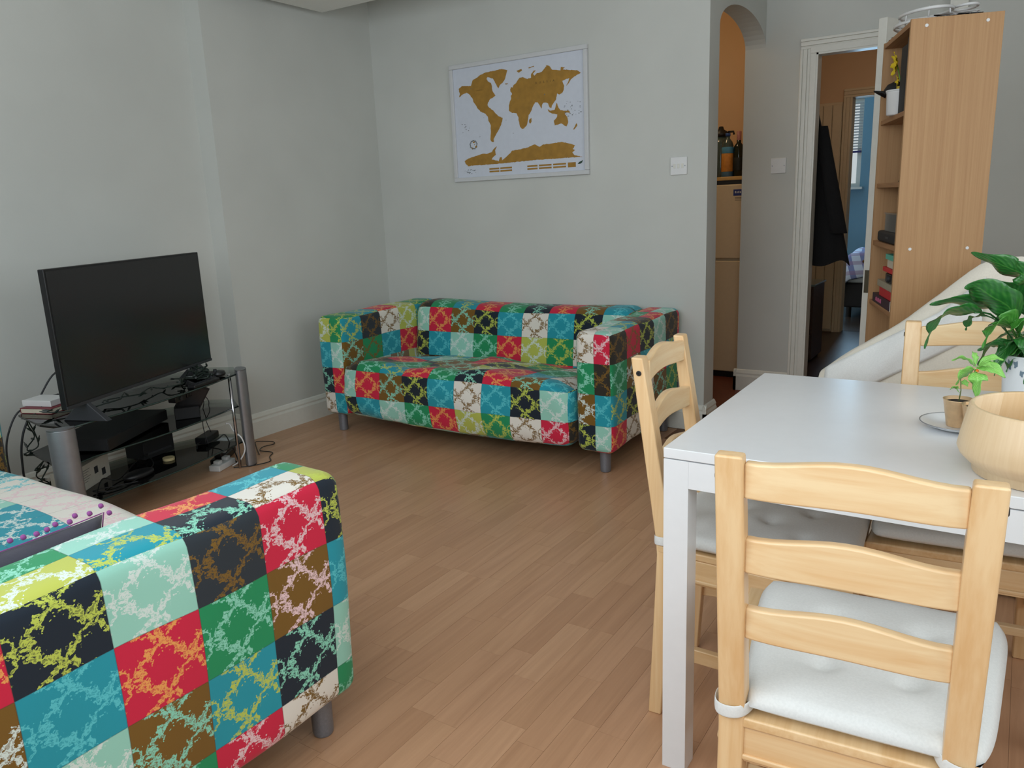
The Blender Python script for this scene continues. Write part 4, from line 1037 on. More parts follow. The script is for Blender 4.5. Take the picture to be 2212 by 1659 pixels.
mb = MB().box(0.0, 0.105, -0.004, 0.004, 0.0, 0.155); o = mb.build('body', BLACK, t_, bevel=0.002); o.rotation_euler = (math.radians(14), math.radians(30), 0); o.location = (-0.055, 0, 0.055)
mb = MB().box(0.006, 0.099, -0.0048, -0.0040, 0.008, 0.147); o = mb.build('screen', SCREEN, t_); o.rotation_euler = (math.radians(14), math.radians(30), 0); o.location = (-0.055, 0, 0.055)
MB().box(-0.055, 0.055, -0.03, 0.03, 0.0, 0.055).build('stand', BLACKM, t_, bevel=0.004)
pa_ = thing('power_adapter', 'black power adapter on the lower glass shelf near the right column', 'adapter', (-3.36, 2.285, zb), math.radians(118))
MB().box(-0.07, 0.07, -0.030, 0.030, 0.0, 0.036).build('brick', BLACK, pa_, bevel=0.006, seg=3)
MB().tube([(0.07, 0, 0.018), (0.10, 0.01, 0.018), (0.12, 0.03, 0.012)], 0.003, 6).tube([(-0.07, 0, 0.018), (-0.11, 0.0, 0.012), (-0.15, -0.02, 0.006)], 0.003, 6).build('lead', BLACK, pa_, smooth=True)
wb = thing('printed_box', 'white printed carton on the lower glass shelf behind the left column', 'box', (-3.235, 1.625, zb), math.radians(122))
MB().box(-0.13, 0.15, 0.0, 0.09, 0.0, 0.105).build('carton', plain('white_card', (200, 196, 184), 0.7), wb, bevel=0.001)
for k in range(6): MB().box(-0.11, 0.0-0.012*(k % 3), -0.0008, 0, 0.082-k*0.010, 0.0845-k*0.010).build('print_line', plain('grey_print', (130, 128, 122), 0.7), wb)
for (x, z) in ((0.045, 0.045), (0.10, 0.02)): MB().box(x-0.014, x+0.014, -0.0008, 0, z, z+0.030).build('print_patch', DARKG, wb)
rt = thing('router', 'flat black oval gadget on the lower glass shelf', 'gadget', (-3.175, 1.80, zb), math.radians(100))
o = MB().lathe([(0, 0), (0.062, 0.0), (0.068, 0.006), (0.066, 0.016), (0.050, 0.022), (0, 0.023)], n=32).build('body', BLACK, rt, smooth=True); o.scale = (1.1, 0.62, 1)
tp = tag(MB().lathe([(0.014, 0.0), (0.026, 0.0), (0.0265, 0.012), (0.014, 0.012)], n=32).build('tape_roll', plain('masking_tape', (196, 180, 136), 0.7), None), 'cream roll of tape on the lower glass shelf', 'tape'); tp.location = (-3.262, 2.003, zb)
pp_ = tag(MB().box(-0.035, 0.035, -0.025, 0.025, 0, 0.0006).build('paper_slip', plain('slip_paper', (212, 216, 220), 0.8), None), 'white paper slip beside the black adapter', 'paper'); pp_.location = (-3.30, 2.345, zb); pp_.rotation_euler = (0, 0, 0.4)
bk = thing('book', 'dark red book lying at the left end of the top glass shelf', 'book', (-3.315, 1.535, zt), math.radians(20))
MB().box(-0.075, 0.075, -0.055, 0.055, 0, 0.002).box(-0.075, 0.075, -0.055, 0.055, 0.020, 0.022).box(-0.075, -0.073, -0.055, 0.055, 0.002, 0.020).build('cover', plain('maroon_cover', (120, 30, 44), 0.5), bk); MB().box(-0.073, 0.073, -0.053, 0.053, 0.002, 0.020).build('pages', PAPER, bk)
bx = tag(MB().box(-0.07, 0.07, -0.05, 0.05, 0, 0.025).build('white_box', WHITEPL, None, bevel=0.002), 'flat white box lying on the dark red book behind the television', 'box'); bx.location = (-3.34, 1.55, zt+0.0225); bx.rotation_euler = (0, 0, 0.35)
rm = thing('remote_control', 'black remote control near the right end of the top glass shelf', 'remote', (-3.100, 2.130, zt), math.radians(104))
MB().box(-0.085, 0.085, -0.020, 0.020, 0, 0.016).build('body', BLACK, rm, bevel=0.005, seg=3)
for k in range(7):
    for j in (-1, 0, 1): MB().box(-0.066+k*0.018, -0.058+k*0.018, j*0.011-0.003, j*0.011+0.003, 0.016, 0.0175).build('button', DARKG, rm)
rm2 = thing('games_controller', 'black games controller behind the remote on the top glass shelf', 'controller', (-3.21, 2.235, zt), math.radians(60))
MB().lathe([(0, 0.004), (0.028, 0.004), (0.034, 0.014), (0.028, 0.028), (0, 0.032)], (-0.045, 0, 0), 20).lathe([(0, 0.004), (0.028, 0.004), (0.034, 0.014), (0.028, 0.028), (0, 0.032)], (0.045, 0, 0), 20).box(-0.05, 0.05, -0.022, 0.024, 0.003, 0.028).build('shell', BLACK, rm2, smooth=False, bevel=0.003)
for s in (-1, 1): MB().cyl((s*0.03, -0.01, 0.028), (s*0.03, -0.01, 0.040), 0.008, n=12).build('thumb_stick', DARKG, rm2)
# string lights and cables
def string_lights(name, label, pts, rad, nb, seed, r=0.0027, group=None):
    t = thing(name, label, 'string lights', pts[0], 0, group)
    o0 = Vector(pts[0]); P = [Vector(p)-o0 for p in pts]
    cu = [P[0]]
    for a, b, c, d_ in zip([P[0]]+P, P, P[1:], P[2:]+[P[-1]]):
        for k in range(1, 6):
            u = k/5; cu.append(0.5*((2*b)+(-a+c)*u+(2*a-5*b+4*c-d_)*u*u+(-a+3*b-3*c+d_)*u**3))
    MB().tube(cu, r, 6).build('wire', GREENW, t, smooth=True)
    rn = random.Random(seed)
    for k in range(nb):
        p = cu[int((k+0.5)/nb*(len(cu)-1))]; e = Vector((rn.uniform(-1, 1), rn.uniform(-1, 1), rn.uniform(-0.3, 1))).normalized()
        MB().cyl(p, p+e*0.016, 0.0042, 0.0046, 8).cyl(p+e*0.016, p+e*0.028, 0.003, 0.0012, 8).build('bulb', BULB, t)
    return t
GREENW = plain('dark_green_wire', (30, 44, 38), 0.5); BULB = plain('bulb_holder', (34, 46, 40), 0.35)
rn = random.Random(21)
pts = []
line = [(-3.20, 1.50), (-3.12, 1.60), (-3.15, 1.72), (-3.12, 1.83), (-3.17, 1.95), (-3.16, 2.05), (-3.24, 2.12), (-3.19, 2.18), (-3.26, 2.20), (-3.20, 2.25)]
for i, (x, y) in enumerate(line):
    for k in range(3): pts.append((x+rn.uniform(-.035, .035), y+rn.uniform(-.035, .035), zt+0.006+rn.uniform(0, 0.018)))
string_lights('string_lights', 'dark string lights tangled along the top glass shelf', pts, 0.05, 34, 4)
pts = [(-3.19+rn.uniform(-.04, .04), 2.17+rn.uniform(-.05, .05), zt+0.02+rn.uniform(0, 0.055)) for _ in range(22)]
string_lights('string_lights', 'bunched heap of string lights at the right end of the top glass shelf', pts, 0.05, 24, 9)
pts = [(-3.30,1.511,0.482), (-3.30,1.454,0.461), (-3.30,1.467,0.399), (-3.31,1.474,0.338), (-3.33,1.425,0.313), (-3.30,1.494,0.292), (-3.28,1.432,0.252), (-3.31,1.495,0.242), (-3.30,1.459,0.193), (-3.29,1.497,0.16), (-3.32, 1.45, 0.10), (-3.28, 1.50, 0.05), (-3.33, 1.42, 0.012), (-3.25, 1.47, 0.010), (-3.3, 1.52, 0.012)]
string_lights('string_lights', 'string lights hanging down behind the left column of the stand', pts, 0.05, 18, 12)
pts = [(-3.31,1.50,0.480), (-3.33,1.46,0.44), (-3.36,1.49,0.37), (-3.33,1.44,0.33), (-3.36,1.51,0.27), (-3.34,1.46,0.21), (-3.37,1.52,0.15), (-3.32,1.50,0.08), (-3.36, 1.55, 0.012), (-3.28, 1.56, 0.010)]
string_lights('string_lights', 'second strand of string lights dangling left of the stand', pts, 0.05, 14, 13)
def cable(label, pts, r, mat):
    o0 = Vector(pts[0]); P = [Vector(p)-o0 for p in pts]; cu = [P[0]]
    for a, b, c, d_ in zip([P[0]]+P, P, P[1:], P[2:]+[P[-1]]):
        for k in range(1, 9):
            u = k/8; cu.append(0.5*((2*b)+(-a+c)*u+(2*a-5*b+4*c-d_)*u*u+(-a+3*b-3*c+d_)*u**3))
    o = MB().tube(cu, r, 8).build('cable', mat, None, smooth=True); o.location = o0; return tag(o, label, 'cable')
cable('thick dark cable looping out left of the television down to the floor', [(-3.20, 1.66, 0.62), (-3.42,1.645,0.603), (-3.42,1.54,0.485), (-3.42,1.473,0.472), (-3.42,1.426,0.405), (-3.42,1.401,0.322), (-3.42,1.40,0.202), (-3.43, 1.43, 0.09), (-3.44, 1.50, 0.008)], 0.004, DARKG)
cable('dark cable dropping from the left end of the stand to the floor', [(-3.46, 1.66, 0.50), (-3.43,1.56,0.492), (-3.42,1.49,0.408), (-3.42,1.462,0.335), (-3.42,1.451,0.257), (-3.42,1.452,0.165), (-3.43, 1.50, 0.06), (-3.40, 1.60, 0.008)], 0.0045, DARKG)
cable('black cable coiled on the lower glass shelf', [(-3.089,1.56,zb+.004), (-3.20,1.653,zb+.03), (-3.20,1.72,zb+.006), (-3.28,1.85,zb+.03), (-3.31,1.91,zb+.045), (-3.33,1.95,zb+.02), (-3.27,1.93,zb+.004), (-3.20,1.86,zb+.004), (-3.11, 1.72, zb+.004), (-3.10, 1.62, zb+.004), (-3.15, 1.58, zb+.01), (-3.13, 1.68, zb+.004), (-3.10, 1.75, zb+.004)], 0.0026, BLACK)
cable('thin black cable looping over the floor right of the stand', [(-3.25, 2.50, 0.006), (-3.40,2.60,0.006), (-3.44,2.64,0.010), (-3.37,2.69,0.005), (-3.33,2.66,0.005), (-3.34,2.60,0.006), (-3.30,2.548,0.005), (-3.22,2.56,0.004), (-3.17,2.50,0.005), (-3.11,2.45,0.004), (-3.14, 2.36, 0.004), (-3.20, 2.30, 0.004)], 0.0024, BLACK)
cable('white cable running down beside the right column', [(-3.20,2.29,0.235), (-3.20,2.31,0.225), (-3.19,2.32,0.19), (-3.155,2.335,0.153), (-3.148,2.340,0.092), (-3.18,2.325,0.034), (-3.22,2.31,0.006)], 0.0035, WHITEPL)
cable('grey cable hanging under the top glass shelf', [(-3.28, 2.20, 0.464), (-3.29, 2.21, 0.42), (-3.27, 2.23, 0.36), (-3.30, 2.24, 0.30), (-3.30, 2.23, 0.22), (-3.29, 2.24, zb+.004)], 0.002, DARKG)
cable('second thin cable hanging behind the right half of the stand', [(-3.31, 2.24, 0.464), (-3.34, 2.26, 0.40), (-3.33, 2.30, 0.33), (-3.36, 2.29, 0.25), (-3.35, 2.30, 0.18), (-3.36, 2.31, 0.165)], 0.002, DARKG)
cable('black cable between adapter and right column', [(-3.30, 2.23, 0.135), (-3.26, 2.27, 0.15), (-3.24, 2.30, 0.17), (-3.23, 2.32, 0.12), (-3.22, 2.34, 0.05), (-3.24, 2.36, 0.006), (-3.30, 2.38, 0.006)], 0.003, BLACK)
for k, (x, y, lab) in enumerate(((-3.155, 2.02, 'black camera hanging under the edge of the top glass shelf'), (-3.19, 2.10, 'small black sensor hanging under the edge of the top glass shelf'))):
    q = thing('sensor', lab, 'sensor', (x, y, 0.415), math.radians(15)); s_ = 1.0 if k == 0 else 0.55
    MB().box(-0.022*s_, 0.022*s_, -0.035*s_, 0.035*s_, 0, 0.030).build('case', BLACK, q, bevel=0.005); MB().cyl((0.022*s_, 0, 0.015), (0.026*s_, 0, 0.015), 0.009*s_, n=16).build('lens', DARKG, q); MB().box(-0.006, 0.006, -0.006, 0.006, 0.030, 0.052).build('bracket', BLACK, q)
ps = thing('power_strip', 'black power strip on the floor beneath the right end of the stand', 'power strip', (-3.375, 2.375, 0), math.radians(125))
MB().box(-0.12, 0.12, -0.028, 0.028, 0, 0.035).build('strip', BLACK, ps, bevel=0.006)
for x in (-0.07, 0.0, 0.07): MB().box(x-0.018, x+0.018, -0.016, 0.016, 0.035, 0.055).build('plug', BLACK if x < 0 else WHITEPL, ps, bevel=0.003)
ps = thing('extension_socket', 'white extension socket on the floor beside the right column foot', 'socket', (-3.265, 2.285, 0), math.radians(110))
MB().box(-0.07, 0.07, -0.03, 0.03, 0, 0.030).build('socket', WHITEPL, ps, bevel=0.004)
for x in (-0.035, 0.035): MB().box(x-0.016, x+0.016, -0.016, 0.016, 0.030, 0.048).build('plug', WHITEPL, ps, bevel=0.004)

# ================================================================== ON THE BACK WALL
mp = thing('world_map', 'framed scratch-off world map with gold continents on the back wall', 'picture', (-2.464, 3.8995, 1.698))
fw, fh = 0.4545, 0.330
FRM = plain('white_frame', (206, 208, 210), 0.35, noise=0.02)
f_ = MB().box(-fw, fw, -0.020, 0, fh-0.024, fh).box(-fw, fw, -0.020, 0, -fh, -fh+0.024).box(-fw, -fw+0.024, -0.020, 0, -fh+0.024, fh-0.024).box(fw-0.024, fw, -0.020, 0, -fh+0.024, fh-0.024)
f_.build('frame', FRM, mp, bevel=0.003)
MB().box(-fw+0.02, fw-0.02, -0.008, -0.003, -fh+0.02, fh-0.02).build('poster', plain('poster_paper', (208, 214, 226), 0.45, noise=0.02), mp)
LAND = [
  [(-0.396, 0.198), (-0.371, 0.211), (-0.344, 0.208), (-0.307, 0.204), (-0.299, 0.221), (-0.291, 0.236), (-0.26, 0.245), (-0.233, 0.258), (-0.206, 0.265), (-0.173, 0.267), (-0.14, 0.267), (-0.121, 0.27), (-0.089, 0.271), (-0.051, 0.261), (-0.058, 0.245), (-0.069, 0.216), (-0.086, 0.198), (-0.106, 0.187), (-0.116, 0.171), (-0.125, 0.182), (-0.137, 0.203), (-0.149, 0.225), (-0.175, 0.236), (-0.188, 0.24), (-0.195, 0.23), (-0.186, 0.216), (-0.167, 0.207), (-0.161, 0.191), (-0.159, 0.17), (-0.153, 0.154), (-0.138, 0.135), (-0.155, 0.126), (-0.178, 0.118), (-0.192, 0.102), (-0.196, 0.089), (-0.184, 0.073), (-0.158, 0.057), (-0.149, 0.046), (-0.121, 0.02), (-0.095, 0.01), (-0.1, -0.01), (-0.111, -0.032), (-0.125, -0.052), (-0.139, -0.069), (-0.153, -0.086), (-0.164, -0.101), (-0.163, -0.117), (-0.175, -0.116), (-0.186, -0.104), (-0.182, -0.071), (-0.179, -0.024), (-0.195, 0.004), (-0.197, 0.025), (-0.212, 0.042), (-0.248, 0.058), (-0.27, 0.081), (-0.283, 0.103), (-0.295, 0.117), (-0.298, 0.133), (-0.32, 0.159), (-0.34, 0.171), (-0.364, 0.166), (-0.396, 0.151), (-0.388, 0.169), (-0.394, 0.182)] ,
  [(-0.037, 0.157), (-0.03, 0.169), (-0.02, 0.165), (-0.016, 0.175), (-0.001, 0.183), (0.016, 0.201), (0.029, 0.212), (0.048, 0.213), (0.078, 0.199), (0.103, 0.204), (0.104, 0.223), (0.122, 0.238), (0.135, 0.237), (0.116, 0.222), (0.124, 0.211), (0.14, 0.222), (0.17, 0.225), (0.189, 0.24), (0.204, 0.253), (0.19, 0.259), (0.219, 0.251), (0.236, 0.23), (0.271, 0.223), (0.289, 0.219), (0.292, 0.236), (0.318, 0.232), (0.304, 0.222), (0.341, 0.215), (0.387, 0.209), (0.412, 0.192), (0.398, 0.187), (0.372, 0.178), (0.351, 0.166), (0.339, 0.15), (0.322, 0.136), (0.337, 0.16), (0.343, 0.174), (0.323, 0.172), (0.299, 0.165), (0.31, 0.139), (0.307, 0.12), (0.297, 0.104), (0.279, 0.097), (0.265, 0.105), (0.262, 0.091), (0.258, 0.075), (0.243, 0.059), (0.23, 0.045), (0.227, 0.033), (0.215, 0.037), (0.207, 0.058), (0.195, 0.064), (0.177, 0.065), (0.167, 0.052), (0.164, 0.035), (0.152, 0.055), (0.14, 0.071), (0.125, 0.073), (0.109, 0.052), (0.096, 0.028), (0.079, 0.01), (0.076, -0.005), (0.072, -0.02), (0.065, -0.044), (0.048, -0.058), (0.033, -0.061), (0.02, -0.048), (0.012, -0.015), (0.01, 0.006), (-0.002, 0.027), (-0.03, 0.03), (-0.052, 0.047), (-0.05, 0.073), (-0.043, 0.092), (-0.033, 0.106), (-0.035, 0.122), (-0.025, 0.131), (-0.036, 0.145)] ,
  [(0.203, 0.028), (0.223, 0.019), (0.247, 0.022), (0.26, 0.057), (0.269, 0.037), (0.283, 0.016), (0.312, 0.011), (0.336, 0.009), (0.344, -0.002), (0.318, 0.0), (0.309, -0.006), (0.326, -0.027), (0.329, -0.052), (0.319, -0.071), (0.307, -0.067), (0.287, -0.053), (0.269, -0.057), (0.245, -0.06), (0.24, -0.034), (0.261, -0.016), (0.262, -0.004), (0.229, 0.004), (0.211, 0.013)] ,
  [(0.082, -0.015), (0.097, -0.007), (0.097, -0.027), (0.087, -0.037), (0.081, -0.031)] ,
  [(0.38, -0.059), (0.386, -0.071), (0.365, -0.092), (0.359, -0.089)] ,
  [(0.009, 0.249), (0.043, 0.255), (0.046, 0.247), (0.024, 0.238)] ,
  [(0.087, 0.257), (0.126, 0.262), (0.123, 0.257), (0.089, 0.253)] ,
  [(-0.07, 0.193), (-0.049, 0.192), (-0.054, 0.186), (-0.067, 0.186)] ,
  [(-0.379, -0.212), (-0.35, -0.197), (-0.308, -0.189), (-0.273, -0.183), (-0.245, -0.177), (-0.212, -0.179), (-0.184, -0.173), (-0.163, -0.154), (-0.143, -0.142), (-0.157, -0.164), (-0.152, -0.189), (-0.173, -0.201), (-0.183, -0.213), (-0.147, -0.221), (-0.134, -0.227), (-0.126, -0.206), (-0.113, -0.204), (-0.111, -0.223), (-0.08, -0.204), (-0.053, -0.187), (-0.04, -0.173), (0.005, -0.17), (0.063, -0.164), (0.095, -0.154), (0.114, -0.15), (0.144, -0.165), (0.169, -0.154), (0.212, -0.154), (0.29, -0.15), (0.331, -0.161), (0.369, -0.173), (0.354, -0.192), (0.368, -0.198), (0.351, -0.209), (0.365, -0.225), (0.414, -0.237), (0.27, -0.235), (0.085, -0.235), (-0.141, -0.24), (-0.356, -0.241), (-0.373, -0.226)] ,
]
GOLD = plain('gold_foil', (166, 124, 48), 0.5, 0.15, noise=0.12, scale=30)
for i, poly in enumerate(LAND):
    # roughen the coastline
    rn = random.Random(i); out = []
    for (a, b) in zip(poly, poly[1:]+poly[:1]):
        out.append(a); d0 = math.hypot(b[0]-a[0], b[1]-a[1])
        n = int(d0/0.007)
        for k in range(1, n): u = k/n; out.append((a[0]+(b[0]-a[0])*u+rn.uniform(-.0015, .0015), a[1]+(b[1]-a[1])*u+rn.uniform(-.0015, .0015)))
    bm = bmesh.new(); vs = [bm.verts.new((x, -0.0086, z)) for x, z in out]
    es = [bm.edges.new((vs[k], vs[(k+1) % len(vs)])) for k in range(len(vs))]
    bmesh.ops.triangle_fill(bm, edges=es, use_beauty=True)
    me = bpy.data.meshes.new('land'); bm.to_mesh(me); bm.free(); me.materials.append(GOLD)
    o = bpy.data.objects.new('land', me); C.objects.link(o); o.parent = mp
b = MB()
for x0, x1 in ((-0.203, -0.133), (-0.126, -0.045), (0.059, 0.127), (0.136, 0.218), (0.228, 0.310)):
    for z in (-0.266, -0.281): MB().box(x0, x1, -0.0088, -0.0084, z-0.0045, z+0.0045).build('legend_bar', GOLD, mp)
MB().box(0.322, 0.371, -0.0088, -0.0084, -0.287, -0.261).build('legend_bar', GOLD, mp)
INK = plain('map_ink', (110, 116, 120), 0.6)
b = MB(); rn = random.Random(8)
for k in range(70):                                  # small islands
    x, z = (rn.uniform(0.30, 0.41), rn.uniform(-0.02, 0.06)) if k < 30 else (rn.uniform(-0.385, -0.33), rn.uniform(-0.05, 0.0)) if k < 40 else (rn.uniform(-0.38, 0.40), rn.uniform(-0.12, 0.20)) if k < 50 else (rn.uniform(-0.385, -0.30), rn.uniform(-0.285, -0.262))
    s = rn.uniform(0.0008, 0.0022); b.box(x-s*1.6, x+s*1.6, -0.0088, -0.0084, z-s, z+s)
b.build('small_islands', INK, mp)
# round emblem and little mark
b = MB()
for k in range(26):
    a = k*2*PI/26; r = 0.024+0.002*math.sin(9*a); b.box(-0.308+r*math.cos(a)-0.003, -0.308+r*math.cos(a)+0.003, -0.0088, -0.0084, -0.122+r*math.sin(a)*0.95-0.003, -0.122+r*math.sin(a)*0.95+0.003)
b.build('emblem_ring', INK, mp)
b = MB()
for x, z, s in ((-0.305, -0.108, .006), (-0.290, -0.135, .006), (-0.318, -0.140, .004), (-0.300, -0.122, .003)): b.box(x-s, x+s, -0.0089, -0.0085, z-s*.8, z+s*.8)
b.build('emblem_mark', GOLD, mp)
MB().prism([(0.383, -0.272), (0.392, -0.262), (0.404, -0.258), (0.416, -0.252), (0.410, -0.266), (0.398, -0.272)], -0.0089, -0.0085, 'xz').build('corner_mark', plain('dark_green_print', (24, 60, 44), 0.5), mp)
def text(body, loc, size, mat, parent, rot=(PI/2, 0, 0), sx=1.0, name='lettering'):
    cu = bpy.data.curves.new(name, 'FONT'); cu.body = body; cu.size = size; cu.align_x = 'CENTER'; cu.align_y = 'CENTER'; cu.extrude = 0.0002; cu.space_character = sx
    cu.materials.append(mat); tmp = bpy.data.objects.new('tmp', cu); C.objects.link(tmp); bpy.context.view_layer.update(); me = bpy.data.meshes.new_from_object(tmp); bpy.data.objects.remove(tmp); me.name = name
    o = bpy.data.objects.new(name, me); C.objects.link(o); o.location = loc; o.rotation_euler = rot; o.parent = parent
    return o
text('R U S S I A', (0.19, -0.0090, 0.172), 0.016, plain('map_lettering', (96, 72, 34), 0.6), mp, sx=1.6)
text('CANADA', (-0.25, -0.0090, 0.175), 0.009, plain('map_lettering_small', (120, 90, 40), 0.6), mp, sx=1.3)
# light switches
def switch(loc, label, n, group=None):
    t = thing('light_switch', label, 'light switch', loc)
    MB().box(-0.044, 0.044, -0.009, 0, -0.044, 0.044).build('plate', WHITEPL, t, bevel=0.003)
    for k in range(n):
        x = (k-(n-1)/2)*0.021
        MB().hexa([(x-0.005, -0.011, -0.011), (x+0.005, -0.011, -0.011), (x+0.005, -0.008, -0.011), (x-0.005, -0.008, -0.011)], [(x-0.005, -0.0145, 0.011), (x+0.005, -0.0145, 0.011), (x+0.005, -0.008, 0.011), (x-0.005, -0.008, 0.011)]).build('rocker', TRIM, t, bevel=0.0006)
    for s in (-1, 1): MB().cyl((s*0.034, -0.0088, 0), (s*0.034, -0.0098, 0), 0.0032, n=12).build('screw', STEEL, t)
switch((-1.504, 3.8998, 1.382), 'white three-gang light switch on the back wall right of the map', 3)
switch((-1.257, 4.8598, 1.385), 'white blank switch plate between the arch and the open door', 0)

# ================================================================== KITCHEN
fr_ = thing('fridge_freezer', 'cream upright fridge freezer seen through the arch', 'fridge', (-1.765, 5.17, 0))
FRM2 = plain('fridge_cream', (226, 206, 172), 0.4, noise=0.02)
MB().box(-0.27, 0.27, 0.035, 0.58, 0.03, 1.315).build('cabinet', FRM2, fr_, bevel=0.004)
o = MB().box(-0.27, 0.27, 0.0, 0.034, 0.815, 1.295).build('door', FRM2, fr_, bevel=0.008, seg=3)
MB().box(0.145, 0.225, -0.0015, 0.0002, 1.222, 1.262).build('badge', plain('blue_badge', (44, 58, 130), 0.4), o)
b = MB()
for k in range(6): b.box(0.155+k*0.011, 0.162+k*0.011, -0.0022, -0.0014, 1.238, 1.252-0.003*(k % 2))
b.build('badge_lettering', WHITEPL, o)
b = MB()
for k in range(3): b.box(0.155, 0.22-0.01*k, -0.0004, 0.0002, 1.208-k*0.008, 1.211-k*0.008)
b.build('small_print', plain('fine_print', (110, 100, 90), 0.6), o)
MB().box(-0.27, 0.27, 0.0, 0.034, 0.045, 0.800).build('door', FRM2, fr_, bevel=0.008, seg=3)
MB().box(-0.265, 0.265, 0.02, 0.05, 0.0, 0.045).build('kick_plate', BLACK, fr_)
MB().box(-0.275, 0.275, 0.0, 0.585, 1.322, 1.345).build('worktop', plain('pale_wood_top', (214, 176, 110), 0.4), fr_, bevel=0.003)
MB().box(-0.265, 0.265, 0.012, 0.3, 1.295, 1.322).build('door_gap', DARKG, fr_)
GLG = plain('dark_green_glass', (10, 26, 16), 0.08, noise=0.05); CLG = plain('smoky_glass_jar', (70, 86, 84), 0.1, noise=0.1); 
wn_ = thing('wine_bottle', 'dark green wine bottle with pink capsule on top of the fridge', 'bottle', (-1.632, 5.30, 1.3455))
MB().lathe([(0, 0), (0.034, 0), (0.036, 0.004), (0.036, 0.17), (0.030, 0.195), (0.0145, 0.215), (0.0135, 0.285), (0, 0.285)], n=28).build('bottle', GLG, wn_, smooth=True)
MB().lathe([(0.0146, 0.232), (0.0150, 0.233), (0.0150, 0.287), (0.0, 0.2885)], n=20).build('capsule', plain('pink_capsule', (176, 120, 118), 0.4), wn_, smooth=True)
MB().lathe([(0.0363, 0.04), (0.0366, 0.041), (0.0366, 0.12), (0.0363, 0.121)], n=28).build('label', plain('dark_label', (22, 30, 26), 0.6), wn_, smooth=True)
jr = thing('glass_jug', 'tall glass jug with black lid at the left end of the fridge top', 'jug', (-1.80, 5.44, 1.3455))
MB().lathe([(0, 0), (0.060, 0), (0.062, 0.01), (0.062, 0.22), (0.050, 0.27), (0, 0.272)], n=32).build('jug', CLG, jr, smooth=True)
MB().lathe([(0, 0.27), (0.056, 0.272), (0.056, 0.296), (0.020, 0.318), (0.014, 0.338), (0, 0.34)], n=32).build('lid', BLACK, jr, smooth=True)
MB().tube([(0.05, 0, 0.30), (0.085, 0.0, 0.30), (0.09, 0, 0.28)], 0.007, 8).build('spout', BLACK, jr, smooth=True)
oj = thing('drink_bottle', 'plastic drink bottle with orange label and blue cap on top of the fridge', 'bottle', (-1.703, 5.29, 1.3455))
MB().lathe([(0, 0), (0.036, 0), (0.038, 0.006), (0.038, 0.20), (0.030, 0.225), (0.014, 0.245), (0.013, 0.262), (0, 0.262)], n=28).build('bottle', CLG, oj, smooth=True)
MB().lathe([(0.0384, 0.035), (0.0390, 0.036), (0.0390, 0.150), (0.0384, 0.151)], n=28).build('label', plain('orange_label', (206, 140, 60), 0.6, noise=0.15), oj, smooth=True)
MB().lathe([(0.0384, 0.0), (0.0390, 0.002), (0.0390, 0.033), (0.0384, 0.034)], n=28).build('lower_band', plain('blue_band', (60, 100, 130), 0.5), oj, smooth=True)
MB().lathe([(0.0384, 0.152), (0.0390, 0.153), (0.0390, 0.19), (0.030, 0.205)], n=28).build('upper_band', plain('light_blue_band', (80, 150, 190), 0.5), oj, smooth=True)
MB().lathe([(0, 0.262), (0.016, 0.262), (0.016, 0.28), (0, 0.281)], n=20).build('cap', plain('blue_cap', (50, 90, 160), 0.4), oj, smooth=True)

# ================================================================== HALL AND BEDROOM
ct = thing('coat', 'long black coat hanging behind the left side of the open doorway', 'coat', (-1.01, 5.075, 0))
cl_ = [(-0.118, 1.775), (-0.100, 1.765), (-0.062, 1.612), (-0.014, 1.45), (0.030, 1.26), (0.080, 1.042), (0.113, 0.904), (0.142, 0.821), (0.099, 0.779), (0.046, 0.787), (0.006, 0.764), (-0.049, 0.786), (-0.112, 0.777)]
def coatf(sgn):
    L_ = [(z) for z in (1.775, 1.76, 1.612, 1.45, 1.26, 1.042, 0.904, 0.80)]
    Rr = [-0.105, -0.098, -0.062, -0.014, 0.030, 0.080, 0.113, 0.140]
    def f(u, v):
        k = v*(len(L_)-1); i = min(int(k), len(L_)-2); t = k-i; z = L_[i]*(1-t)+L_[i+1]*t; r = Rr[i]*(1-t)+Rr[i+1]*t
        l = -0.20-0.06*v if v > 0.08 else -0.125-0.9*v
        a = u*PI; cx_ = (l+r)/2; w_ = (r-l)/2
        x = cx_-w_*math.cos(a); th = (0.030+0.030*v)*math.sin(a)**0.6 if 0 < u < 1 else 0
        y = -sgn*th*(1 if sgn > 0 else 0.6)+0.010*math.sin(x*60+v*3)*v*math.sin(a)
        z -= 0.018*math.sin(u*14)*(v**6)
        return Vector((x, y, z))
    return f
b = MB().grid(26, 30, coatf(1)).grid(26, 30, coatf(-1)); bmesh.ops.remove_doubles(b.bm, verts=b.bm.verts, dist=0.0005); b.build('coat_body', COAT, ct, smooth=True)
def slv(u, v):
    a = 2*PI*u; z = 1.60-0.62*v; r = 0.035+0.012*v; return Vector((-0.05+0.13*v+r*math.cos(a), -0.055-0.012*v+r*0.6*math.sin(a), z))
MB().grid(14, 14, slv).build('sleeve', COAT, ct, smooth=True, solid=0.003)
hk = MB().cyl((-0.105, -0.093, 1.785), (-0.105, -0.0, 1.79), 0.006).tube([(-0.105, -0.0, 1.79), (-0.105, 0.012, 1.80), (-0.105, 0.014, 1.815)], 0.006).build('hook', STEEL, ct, smooth=True)
MB().tube([(-0.112, -0.004, 1.77), (-0.105, -0.004, 1.798), (-0.098, -0.004, 1.77)], 0.002, 6).build('hanging_loop', COAT, ct)
ch = thing('chest_of_drawers', 'dark wooden chest of drawers just inside the hall left of the doorway', 'chest', (-1.40, 6.02, 0))
DW = wood('dark_wood', (58, 42, 34), (84, 62, 48), 'x', 0.4)
